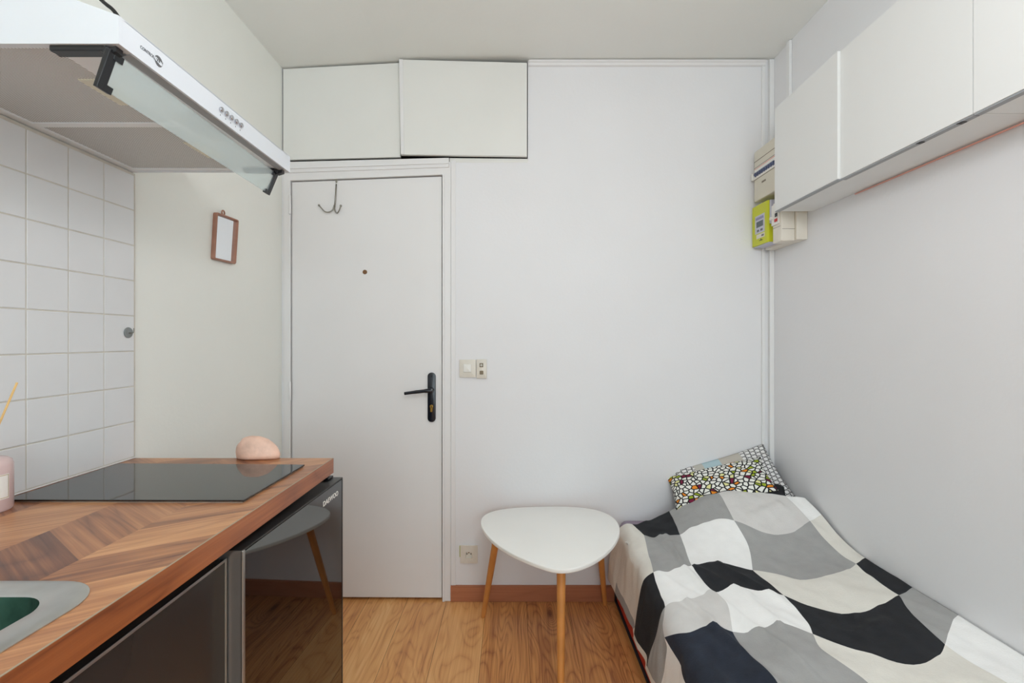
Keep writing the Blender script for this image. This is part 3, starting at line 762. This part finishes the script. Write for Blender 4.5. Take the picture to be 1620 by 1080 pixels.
for s in (0, PI):
    outer = [lc + Vector((math.cos(s + t), math.sin(s + t))) * .0098 for t in [PI * .95 * k / 10 for k in range(11)]]
    inner = [lc + Vector((math.cos(s + t), math.sin(s + t))) * (.0098 - .0064 * math.sin(PI * min(1, k / 9))) for k, t in enumerate([PI * .95 * k / 10 for k in range(11)])][::-1]
    tip = [lc + Vector((math.cos(s + PI * 1.12), math.sin(s + PI * 1.12))) * .0125]
    pl = [tuple(p) for p in outer + tip + inner[1:-1]]
    prism(bm, pl, 'x', HX1 + .0001, HX1 + .0006)
obj('brand_mark', bm, M['grey_ink'], hd)
lettering('mark_lettering', 'ya', (HX1 + .0002, .8845, HZ + .0195), RX, .009, .0062, M['grey_ink'], hd, .0)
# power cord running up from the hood
bm = nb(); tube(bm, spline([(-.720, .915, HZ + .0745), (-.735, .905, 1.862), (-.7475, .9, 1.8825), (-.770, .9, 1.9015), (-.86, .93, 1.985), (-1.0, .98, 2.10), (-1.112, 1.02, 2.22), (-1.1165, 1.03, 2.34), (-1.1165, 1.03, 2.586)], 6), .0036, 8)
tag(obj('hood_cord', bm, M['cable_black'], None, True, origin=(-.72, .915, HZ + .0745)), 'black power cord rising from the top of the white hood', 'cord')

# ------------------------------------------------------------------ switches and socket on the back wall
def plate_xz(name, x0, x1, z0, z1, d, parent, m, r=.003): return obj(name, prism(nb(), rrect(x0, x1, z0, z1, r, 4), 'y', YB - d, YB - .0002, .0015), m, parent, 'auto')
def WX(px): return (px - CX) / FPX * YB
def WZZ(py): return CAM_H - (py - CY) / FPX * YB
sw = thing('light_switch', (WX(740), YB, WZZ(583)), 'square white light switch with one rocker on the wall right of the door', 'light switch')
plate_xz('switch_plate', WX(727), WX(753), WZZ(596.5), WZZ(568.5), .009, sw, M['switch_old'])
obj('rocker', prism(nb(), rrect(WX(733.5), WX(745.5), WZZ(588.5), WZZ(575.5), .003, 4), 'y', YB - .0125, YB - .009, .0015), M['switch'], sw, 'auto')
ip = thing('wall_plate', (WX(762), YB, WZZ(583)), 'narrow wall plate with two small brown buttons beside the light switch', 'wall plate')
plate_xz('plate_cover', WX(754), WX(770.2), WZZ(598), WZZ(568), .013, ip, M['switch_old'])
bt = obj('button', prism(nb(), rrect(WX(758.8), WX(764.8), WZZ(580.5), WZZ(574), .002, 3), 'y', YB - .0142, YB - .013, .0005), M['brown_spot'], ip)
bm = nb(); c0, c1 = WX(761.8), WZZ(577.2); box(bm, c0 - .0015, c0 + .0015, YB - .0148, YB - .0142, c1 - .006, c1 + .006); box(bm, c0 - .006, c0 + .006, YB - .0148, YB - .0142, c1 - .0015, c1 + .0015)
obj('window_cross', bm, M['switch'], bt)
obj('button', prism(nb(), rrect(WX(759), WX(765), WZZ(592), WZZ(586), .003, 3), 'y', YB - .0142, YB - .013, .0005), M['brown_spot'], ip)
so = thing('power_socket', (WX(742), YB, WZZ(876)), 'square wall socket low on the wall right of the door above skirting', 'socket')
sx0, sz0 = WX(742), WZZ(876.7); R_ = .0205
bm = nb()
outl = rrect(WX(728.4), WX(755.8), WZZ(889.5), WZZ(862), .003, 5); nO = len(outl)
circ = []
for p in outl:
    t = math.atan2(p[1] - sz0, p[0] - sx0); circ.append((sx0 + R_ * math.cos(t), sz0 + R_ * math.sin(t)))
def ly(pts, y): return [bm.verts.new((p[0], y, p[1])) for p in pts]
L_ = [ly(outl, YB - .0003), ly(outl, YB - .009), ly(circ, YB - .010), ly([(sx0 + (p[0] - sx0) * .93, sz0 + (p[1] - sz0) * .93) for p in circ], YB - .0014)]
for a, b in zip(L_, L_[1:]): bridge(bm, a, b)
bm.faces.new(L_[-1]); bmesh.ops.recalc_face_normals(bm, faces=bm.faces)
obj('socket_plate', bm, M['switch_old'], so)
for dx in (-.0095, .0095):
    bm = nb(); disc(bm, (sx0 + dx, sz0 + .003), 'y', .0026, YB - .0020, YB - .0013, 12); obj('pin_hole', bm, M['hole'], so)
bm = nb(); disc(bm, (sx0, sz0 + .0125), 'y', .0026, YB - .009, YB - .0013, 12); obj('earth_pin', bm, M['bronze'], so)
obj('back_box_edge', bx(WX(727.2), WX(728.3), YB - .006, YB - .0003, WZZ(880), WZZ(862.5)), M['socket_green'], so)

# ------------------------------------------------------------------ side table
TZ = CAM_H - .79
tb = thing('side_table', (.16, 1.98, 0), 'white rounded-triangle side table on three splayed wooden legs', 'table')
px = [(757.5, 825), (763, 815), (777, 808), (800, 803.8), (830, 801.6), (870, 800.6), (905, 800.8), (935, 803.2), (960, 810), (975, 820), (982, 834), (980, 848), (968, 868), (943, 886), (920, 896), (897, 900.5), (880, 900.5), (862, 896), (835, 886), (805, 873), (783, 859), (766, 842)]
out = [U(p[0], p[1], TZ) for p in px]
for _ in range(2): out = [tuple((out[i - 1][j] + 4 * out[i][j] + out[(i + 1) % len(out)][j]) / 6 for j in range(2)) for i in range(len(out))]
cxm = sum(p[0] for p in out) / len(out); cym = sum(p[1] for p in out) / len(out)
out = [(cxm + (p[0] - cxm) * 1.012, cym + (p[1] - cym) * 1.012) for p in out]
out = [tuple(p) for p in spline([(p[0], p[1], 0) for p in out], 4, True)]
out = [(p[0], min(p[1], YB - .006)) for p in out]
bm = nb(); prism(bm, out, 'z', TZ - .016, TZ, .0035, 3); obj('tabletop', bm, M['table_white'], tb, 'auto')
for top_, foot in (((-.062, 2.095), (-.135, 2.200)), ((.385, 2.185), (.442, 2.300)), ((.176, 1.745), (.164, 1.640))):
    t = Vector((top_[0], top_[1], TZ - .0165)); f = Vector((foot[0], foot[1], .001))
    bm = nb(); tube(bm, [t, t.lerp(f, .5), f], [.0165, .0145, .0105], 18)
    for v in bm.verts:
        if (v.co - f).length < .03: v.co.z = max(v.co.z, .0008)
        if v.co.z > TZ - .0165: v.co.z = TZ - .0165
    obj('leg', bm, M['beech'], tb, 'auto')

# ------------------------------------------------------------------ bed along the right wall
BX0, BX1, BY0, BY1 = .500, XR - .004, .46, 2.322
ml = thing('folding_mattress', ((BX0 + BX1) / 2, 1.4, 0), 'red floor mattress with navy piping, lowest layer of the bed', 'mattress')
obj('mattress_body', bx(BX0, BX1, BY0, BY1, .002, .198, .012, 3), M['red'], ml, 'auto')
bm = nb()
for z in (.010, .190):
    for s in ((BX0, BY0, BX0, BY1), (BX0, BY0, BX1, BY0)): tube(bm, [(s[0], s[1], z), (s[2], s[3], z)], .009, 8)
tube(bm, [(BX0, BY1 - .004, .01), (BX0, BY1 - .004, .19)], .009, 8)
obj('piping', bm, M['navy'], ml, True)
tag(obj('bed_mattress', bx(BX0 + .012, BX1, BY0 + .02, BY1 + .006, .199, .402, .035, 4), M['lilac'], None, 'auto', origin=((BX0 + BX1) / 2, 1.4, .199)), 'mattress in a lilac sheet peeking out beside the table under the duvet cover', 'mattress')

def ss(a, b, x):
    t = min(1, max(0, (x - a) / (b - a))); return t * t * (3 - 2 * t)
DXS, DR = .535, .05
def duvet_top(X, Y): return .42 + .07 * min(1.1, max(0, (X - .5) / .76)) + .135 * ss(.6, .95, X) * ss(1.72, 2.15, Y)
CREASES = [[(0.1245, 1.546), (0.1524, 1.3766)], [(0.0279, 1.5538), (0.0566, 1.4475), (0.0822, 1.2903)], [(0.2041, 1.5426), (0.2293, 1.3848)], [(0.1109, 2.0287), (0.0936, 1.7664), (0.1151, 1.5656)], [(0.0891, 2.0296), (0.0992, 1.881)], [(0.1292, 1.7491), (0.1707, 1.6587), (0.2251, 1.5466)], [(0.2193, 1.7506), (0.2646, 1.6327), (0.3029, 1.5218)], [(0.0503, 1.4157), (0.0721, 1.305), (0.1023, 1.1687)], [(0.1696, 1.3608), (0.1995, 1.1669)], [(0.4387, 1.955), (0.5811, 2.0032)], [(0.40, 1.31), (0.52, 1.36)]]
def crease_gap(a, Y, line):
    best = 9
    for (a0, y0), (a1, y1) in zip(line, line[1:]):
        da, dy = a1 - a0, y1 - y0; t = ((a - a0) * da + (Y - y0) * dy) / (da * da + dy * dy); t = min(1, max(0, t))
        d = math.hypot(a - a0 - da * t, (Y - y0 - dy * t) * .35)
        best = min(best, d)
    return best
def duvet(a, Y):
    """a: distance across the bed from the fold at the near long edge (negative = hanging down the side)"""
    if a >= 0:
        X, z = DXS + a, duvet_top(DXS + a, Y)
    else:
        z0 = duvet_top(DXS, Y); q = DR * PI / 2
        if a > -q: X, z = DXS - DR * math.sin(-a / DR), z0 - DR * (1 - math.cos(-a / DR))
        else:
            d = -a - q; X, z = DXS - DR - .10 * d - .06 * d * ss(2.0, 2.25, Y), z0 - DR - d * .985
    hang = ss(0, -.10, a); top = 1 - ss(.0, -.05, a)
    # creases: long folds that run along the bed near its free edge, finer ones elsewhere, hanging pleats on the side
    near = ss(.42, .05, a)
    w = (.22 + .78 * near) * .0135 * noise.noise(Vector((a * 17 + Y * 4.2, Y * 1.6, 1.3)))
    w += near * .005 * (1 - abs(noise.noise(Vector((a * 12 + Y * 5.5, Y * 1.2, 6.6)))) * 2)
    w += .0085 * ss(2.16, 2.02, Y) * noise.noise(Vector((a * 7, Y * 7, 4.1))) + .0035 * noise.noise(Vector((a * 30 + Y * 9, Y * 14, 8.2)))
    w += sum(.0105 * math.exp(-(crease_gap(a, Y, c) / .0105) ** 2) for c in CREASES) if a > -.05 else 0
    z += w * (.25 + .75 * top) * (1 - ss(.66, .72, a) * .5)
    X += hang * (-.010 + .016 * noise.noise(Vector((Y * 9 + a * 3, a * 2.2, 2.7))) + .007 * noise.noise(Vector((Y * 24, a * 5, 5.7))))
    if a < -.08: X = max(X, .449)
    return Vector((min(X, XR - .003), Y, z))
V = [
 [(-.315, 2.27), (-.25, 2.25), (.009, 2.187), (.184, 2.212), (.378, 2.132), (.6325, 2.0575), (.700, 2.035)],
 [(-.300, 2.11), (-.25, 2.11), (.0256, 2.054), (.1619, 2.0037), (.3653, 1.9559), (.651, 1.9183), (.712, 1.9416)],
 [(-.300, 1.85), (-.2708, 1.8178), (-.0226, 1.7511), (.1205, 1.7628), (.3153, 1.7038), (.6665, 1.6824), (.722, 1.715)],
 [(-.300, 1.61), (-.276, 1.602), (-.0445, 1.5551), (.1226, 1.5721), (.3275, 1.5307), (.6493, 1.4755), (.722, 1.5118)],
 [(-.300, 1.48), (-.27, 1.49), (-.0935, 1.4718), (.0997, 1.3883), (.2994, 1.3368), (.5895, 1.2511), (.722, 1.3567)],
 [(-.300, 1.20), (-.27, 1.20), (-.10, 1.14), (.10, 1.11), (.30, 1.08), (.61, 1.02), (.722, 1.10)],
 [(-.300, .88), (-.27, .88), (-.08, .86), (.11, .86), (.31, .84), (.62, .80), (.722, .86)],
 [(-.300, .50), (-.27, .50), (-.08, .50), (.11, .50), (.31, .50), (.62, .50), (.722, .50)]]
LM = {(3, 3): [(.1304, 1.4893)], (4, 1): [(.3663, 1.8404)], (4, 2): [(.3164, 1.6403)], (4, 3): [(.3189, 1.3987)], (5, 1): [(.6547, 1.8143)], (5, 3): [(.6106, 1.372)],
      (2, 4): [(-.1059, 1.29)], (3, 4): [(.0889, 1.2637), (.099, 1.1686)], (4, 4): [(.2779, 1.2548), (.3056, 1.1424)], (1, 2): [(-.2773, 1.7351)]}
TM = {(0, 2): [(.06, 2.205), (.1193, 2.223)], (0, 3): [(.2574, 2.1928)], (0, 4): [(.4768, 2.124), (.5485, 2.0928)],
      (1, 1): [(-.0686, 2.065), (-.0507, 2.03), (-.0057, 2.034)], (1, 2): [(.0925, 2.0406)], (1, 3): [(.2512, 1.9984), (.321, 1.9861)], (1, 4): [(.4605, 1.8785), (.5507, 1.8778)],
      (2, 1): [(-.1219, 1.78)], (2, 2): [(.0232, 1.741), (.0638, 1.7621)], (2, 3): [(.2202, 1.7635)], (2, 4): [(.3939, 1.6478), (.4453, 1.6078), (.5409, 1.6245)],
      (3, 1): [(-.2112, 1.5955), (-.0935, 1.5552)], (3, 2): [(.0392, 1.5607), (.1053, 1.5882)], (3, 3): [(.1939, 1.5995), (.2442, 1.5784)], (3, 4): [(.3643, 1.4749), (.4352, 1.4122), (.5292, 1.4233)],
      (4, 1): [(-.2503, 1.4896), (-.1253, 1.4505)], (4, 2): [(-.0236, 1.4023), (.0503, 1.4157)], (4, 3): [(.1581, 1.3715), (.2326, 1.3842)], (4, 4): [(.366, 1.2558), (.4549, 1.19), (.5384, 1.2137)], (4, 5): [(.6769, 1.327)]}
def resample(pts, n):
    q = spline([(p[0], p[1], 0) for p in pts], 12); L_ = [0]
    for a, b in zip(q, q[1:]): L_.append(L_[-1] + (b - a).length)
    res = []; j = 0
    for k in range(n + 1):
        s = L_[-1] * k / n
        while j < len(q) - 2 and L_[j + 1] < s: j += 1
        t = 0 if L_[j + 1] == L_[j] else (s - L_[j]) / (L_[j + 1] - L_[j])
        res.append(q[j].lerp(q[j + 1], min(1, max(0, t))))
    return res
CM = ['c_black', 'c_black_lit', 'c_grey', 'c_lgrey', 'c_white', 'c_cream']; K, KL, G, LG, W, C = range(6)
CELLS = [[C, C, K, G, LG, W], [G, C, G, W, G, C], [C, K, W, K, C, K], [C, G, LG, W, K, G], [K, W, KL, G, C, W], [W, K, G, W, K, C], [G, W, C, K, W, G]]
bm = nb(); n = 22; cache = {}
def vert(p):
    k = (round(p.x, 5), round(p.y, 5))
    if k not in cache: cache[k] = bm.verts.new(duvet(p.x, p.y))
    return cache[k]
def coons(T, B, Lf, Rt, mi, na, nb_):
    g = []
    for j in range(nb_ + 1):
        v = j / nb_; row = []
        for i in range(na + 1):
            u = i / na
            p = (1 - v) * T[i] + v * B[i] + (1 - u) * Lf[j] + u * Rt[j] - ((1 - u) * (1 - v) * T[0] + u * (1 - v) * T[-1] + (1 - u) * v * B[0] + u * v * B[-1])
            row.append(vert(p))
        g.append(row)
    for j in range(nb_):
        for i in range(na):
            q = (g[j][i], g[j + 1][i], g[j + 1][i + 1], g[j][i + 1])
            if len(set(q)) == 4:
                f = bm.faces.new(q); f.material_index = mi; f.smooth = True
def lseg(k, j): return resample([V[j][k]] + LM.get((k, j), []) + [V[j + 1][k]], n)
def tseg(j, k): return resample([V[j][k]] + TM.get((j, k), []) + [V[j][k + 1]], n)
for j in range(7):
    for k in range(6):
        coons(tseg(j, k), tseg(j + 1, k), lseg(k, j), lseg(k + 1, j), CELLS[j][k], n, n)
far = resample([(.378, 2.134), (.47, 2.142), (.56, 2.130), (.66, 2.118)], n); nr = tseg(0, 4)
coons(far, nr, [far[0].lerp(nr[0], t / 4) for t in range(5)], [far[-1].lerp(nr[-1], t / 4) for t in range(5)], K, n, 4)
for i, p in enumerate(far):
    vert(p).co.z += .016 * ss(.1, .45, i / n) * ss(1.0, .9, i / n)
bm.normal_update()
dv = obj('duvet_cover', bm, [M[c] for c in CM], None, True, origin=(.88, 1.4, .41))
md = dv.modifiers.new('thickness', 'SOLIDIFY'); md.thickness = .004; md.offset = -1
tag(dv, 'black, grey and white wavy checked duvet cover spread over the bed', 'duvet cover')

def cushion(name, c, u, v, w, h, t, m, n=26):
    u = Vector(u).normalized(); v = Vector(v); v = (v - u * v.dot(u)).normalized(); nn = u.cross(v).normalized()
    bm = nb(); uvl = bm.loops.layers.uv.new('UVMap'); gs = []
    for s in (1, -1):
        g = []
        for j in range(n + 1):
            row = []
            for i in range(n + 1):
                a, b = 2 * i / n - 1, 2 * j / n - 1
                prof = max(0, (1 - abs(a) ** 3.2)) ** .55 * max(0, (1 - abs(b) ** 3.2)) ** .55
                pa = a * (1 - .05 * (1 - abs(b) ** 2) * abs(a) ** 3); pb = b * (1 - .06 * (1 - abs(a) ** 2) * abs(b) ** 3)
                lump = .006 * noise.noise(Vector((a * 2.3, b * 2.3, 3 + s + w))) + .003 * noise.noise(Vector((a * 6, b * 6, 9 + s)))
                p = Vector(c) + u * pa * w / 2 + v * pb * h / 2 + nn * s * prof * (t / 2 + lump)
                row.append((bm.verts.new(p), (a + 1) / 2, (b + 1) / 2))
            g.append(row)
        for j in range(n):
            for i in range(n):
                q = [g[j][i], g[j][i + 1], g[j + 1][i + 1], g[j + 1][i]]
                if s < 0: q = q[::-1]
                f = bm.faces.new([x[0] for x in q]); f.smooth = True
                for l, x in zip(f.loops, q): l[uvl].uv = (x[1] * (w if name == 'cushion' else 1), x[2] * (h if name == 'cushion' else 1))
    bmesh.ops.remove_doubles(bm, verts=bm.verts, dist=1e-5)
    return obj(name, bm, m, None, True, origin=c)
tag(cushion('cushion', (.950, 2.216, .606), (.37, -.095, .114), (0, .125, .068), .440, .205, .06, M['mosaic']), 'mosaic-print cushion of black lines with green, orange and purple chips', 'cushion')
tag(cushion('pillow', (1.028, 2.240, .590), (.418, -.02, .130), (.0, .19, .22), .45, .30, .065, M['net']), 'white pillow with thin black net print propped behind the mosaic cushion', 'pillow')

# ------------------------------------------------------------------ wall cabinets on the right
def wall_cabinet(y0, y1, splits, label, gap):
    zb, zt, xf = 1.805, 2.235, 1.100
    t = thing('wall_cabinet', ((xf + XR) / 2, (y0 + y1) / 2, zb), label, 'wall cabinet', 'white cabinets on the right wall')
    obj('carcass', bx(xf + .018, XR - .0005, y0 + gap, y1, zb + .001, zt, .001), M['wallcab_in'], t)
    for a, b in zip(splits, splits[1:]):
        aj = .0105 if a > 1.5 else 0                   # the far door stands slightly ajar at its near edge
        a_, b_ = a + .0008, b - .0008
        d_ = obj('cabinet_door', prism(nb(), [(xf - aj, a_), (xf, b_), (xf + .0165, b_), (xf + .0165 - aj, a_)], 'z', zb + .001, zt, .0012), M['wallcab'], t)
        obj('edge_strip', prism(nb(), [(xf + .002 - aj, a_), (xf + .002, b_), (xf + .0178, b_), (xf + .0178 - aj, a_)], 'z', zb - .0035, zb + .0008), M['edge_grey'], d_)
    hs = [h for h in (1.186, 1.306) if y0 < h < y1]
    for a in hs:
        bm = bx(xf + .0005, xf + .014, a - .007, a + .007, zb - .0055, zb - .0036); disc(bm, (xf + .004, a), 'z', .003, zb - .007, zb - .0055, 10)
        obj('hinge', bm, M['alu_dark'], t)
    return t
wall_cabinet(1.150, 2.020, [1.150, 1.613, 2.020], 'far two-door white wall cabinet beside the fuse box', .001)
wall_cabinet(.30, 1.1485, [.30, .74, 1.1485], 'nearer white wall cabinet, second along from the fuse box', 0)
# door edge strip that stands a little proud between the first two doors
bm = nb(); tube(bm, [(XR - .006, 1.765, 1.801), (XR - .006, 1.2, 1.800), (XR - .006, .5, 1.800)], .0026, 8)
tag(obj('cable', bm, M['cable_red'], None, True, origin=(XR - .006, 1.2, 1.80)), 'thin salmon-red cable running along the wall under the white cabinets', 'cable')

# ------------------------------------------------------------------ electrical corner
def trunk(name, x0, x1, y0, y1, z0, z1, label):
    return tag(obj(name, bx(x0, x1, y0, y1, z0, z1, .002), M['trunk'], None, origin=((x0 + x1) / 2, (y0 + y1) / 2, z0)), label, 'cable trunking')
trunk('cable_trunking', 1.208, 1.222, YB - .010, YB - .0005, .0, 2.591, 'slim white cable trunking up the back wall, left of the corner one')
trunk('cable_trunking', 1.240, XR - .0005, YB - .020, YB - .0005, .0, 2.620, 'white cable trunking filling the corner of the back and right walls')
trunk('cable_trunking', XR - .014, XR - .0005, 2.172, 2.197, 2.171, 2.622, 'white cable trunking on the right wall from ceiling to fuse box')

fx = 1.160; yf0, yf1 = 2.030, 2.322
fb = thing('fuse_box', ((fx + XR) / 2, 2.18, 1.925), 'beige fuse box with blue breaker switches in the corner beside the wall cabinet', 'fuse box')
zt = 2.166
obj('fuse_cover', bx(fx, XR - .0005 - .024, yf0, yf1 - .01, 1.926, zt, .005, 3), M['box_beige'], fb, 'auto')
obj('back_case', bx(XR - .0245, XR - .0008, yf0 - .004, yf1 - .006, 1.922, zt + .004, .002), M['box_white'], fb)
obj('breaker_window', bx(fx - .0012, fx + .001, yf0 + .01, yf1 - .016, 2.033, 2.084, .0006), M['switch'], fb)
bm = nb()
for z in (2.116, 2.086, 2.030): box(bm, fx - .0008, fx + .001, yf0 + .002, yf1 - .012, z - .0012, z + .0012)
obj('groove', bm, M['line_grey'], fb)
obj('label_line', bx(fx - .0016, fx - .0010, yf0 + .012, yf1 - .018, 2.078, 2.0805), M['line_red'], fb)
for k in range(9):
    yk = 2.292 - k * .0195
    bm = nb(); prism(bm, [(fx - .0012, 2.062), (fx - .0075, 2.060), (fx - .0085, 2.052), (fx - .0012, 2.042)], 'y', yk - .0075, yk + .0075, .0008)
    obj('breaker_switch', bm, M['breaker_blue'], fb)
bm = nb(); prism(bm, rrect(2.306, 2.318, 2.030, 2.062, .003), 'x', fx - .010, fx, .001); obj('side_latch', bm, M['switch'], fb)
bm = nb(); 
for k in range(4): box(bm, fx - .0004, fx + .0005, 2.205 + k * .009, 2.2115 + k * .009, 1.996, 2.005)
obj('printed_mark', bm, M['line_grey'], fb)

bp_ = thing('meter_board', (XR - .02, 2.19, 1.70), 'white backing board on the wall behind the meter and breaker', 'board')
obj('board', bx(1.2155, XR - .0005, 2.058, YB - .022, 1.697, 1.9205, .002), M['box_white'], bp_)
mt = thing('electricity_meter', (1.19, 2.26, 1.711), 'lime green electricity meter with grey screen below the fuse box', 'electricity meter')
bm = nb(); prism(bm, [(1.1620, 2.1930), (1.1655, 2.1875), (1.2150, 2.1875), (1.2150, 2.3270), (1.1600, 2.3270), (1.1600, 2.1980)], 'z', 1.713, 1.9035, .002)
obj('meter_case', bm, M['lime'], mt)
obj('terminal_cover', bx(1.168, 1.2145, 2.176, 2.1870, 1.795, 1.902, .001), M['lilac_plastic'], mt)
obj('base_edge', bx(1.166, 1.2150, 2.190, 2.3250, 1.7085, 1.7128), M['lilac_plastic'], mt)
ff = 1.160
lp = obj('front_label', bx(ff - .0008, ff, 2.214, 2.300, 1.768, 1.853), M['lilac_plastic'], mt)
obj('display', bx(ff - .0014, ff - .0008, 2.226, 2.287, 1.797, 1.824), M['lcd'], lp)
RW = (PI / 2, 0, -PI / 2)
bm = nb()
for k in range(5): box(bm, ff - .0012, ff - .0008, 2.224 + k * .0145, 2.2345 + k * .0145, 1.832, 1.844)
obj('printed_name', bm, M['purple_ink'], lp)
bm = nb()
for k in range(5):
    if k != 2: box(bm, ff - .0012, ff - .0008, 2.232 + k * .0105, 2.239 + k * .0105, 1.776, 1.786)
obj('printed_digits', bm, M['dark_ink'], lp)
p2 = obj('lower_label', bx(ff - .0008, ff, 2.214, 2.288, 1.744, 1.763), M['box_white'], mt)
bm = nb()
for k in range(3): box(bm, ff - .0012, ff - .0008, 2.220 + k * .008, 2.225 + k * .008, 1.749, 1.758)
obj('printed_digits', bm, M['dark_ink'], p2)
bm = nb(); box(bm, ff - .0012, ff, 2.232, 2.262, 1.731, 1.7335); box(bm, ff - .0012, ff, 2.244, 2.249, 1.7335, 1.739); obj('optical_port', bm, M['dark_ink'], mt)

db = thing('main_breaker', (1.18, 2.12, 1.692), 'off-white main breaker box with black and red buttons under the cabinet corner', 'breaker')
obj('breaker_case', bx(1.156, 1.2150, 2.070, 2.138, 1.693, 1.870, .004, 3), M['box_white'], db, 'auto')
obj('switch_block', bx(1.149, 1.156, 2.080, 2.137, 1.770, 1.860, .002), M['switch'], db)
obj('button', bx(1.1465, 1.1490, 2.088, 2.105, 1.803, 1.819, .0006), M['btn_black'], db)
obj('button', bx(1.1465, 1.1490, 2.088, 2.109, 1.782, 1.795, .0006), M['btn_red'], db)
bm = nb(); disc(bm, (2.128, 1.802), 'x', .007, 1.138, 1.149, 18, .001); obj('test_knob', bm, M['switch'], db)
bm = nb(); box(bm, 1.1553, 1.156, 2.076, 2.136, 1.7580, 1.7595); box(bm, 1.160, 1.2145, 2.0693, 2.070, 1.7440, 1.7455)
obj('groove', bm, M['line_grey'], db)

# ------------------------------------------------------------------ added fill globe, hung unseen above the frame to brighten the walls
LX, LY, LZ = .28, .40, 2.02
cl = thing('fill_pendant', (LX, LY, 2.62), 'added glowing fill globe on a cord from the ceiling, out of view', 'lamp')
bm = nb(); disc(bm, (LX, LY), 'z', .05, 2.598, 2.6215, 28, .004); obj('fill_rose', bm, M['gloss_white'], cl)
bm = nb(); tube(bm, [(LX, LY, 2.60), (LX, LY, LZ + .13)], .003, 8); obj('cord', bm, M['cable_black'], cl)
m = mat('fill_globe_glow', (250, 246, 238), .4); bb = m.node_tree.nodes['Principled BSDF']
bb.inputs['Emission Color'].default_value = (.94, .965, 1, 1); bb.inputs['Emission Strength'].default_value = FILL_W
bm = nb(); bmesh.ops.create_uvsphere(bm, u_segments=28, v_segments=16, radius=.14, matrix=Matrix.Translation((LX, LY, LZ))); obj('fill_globe', bm, m, cl, True)
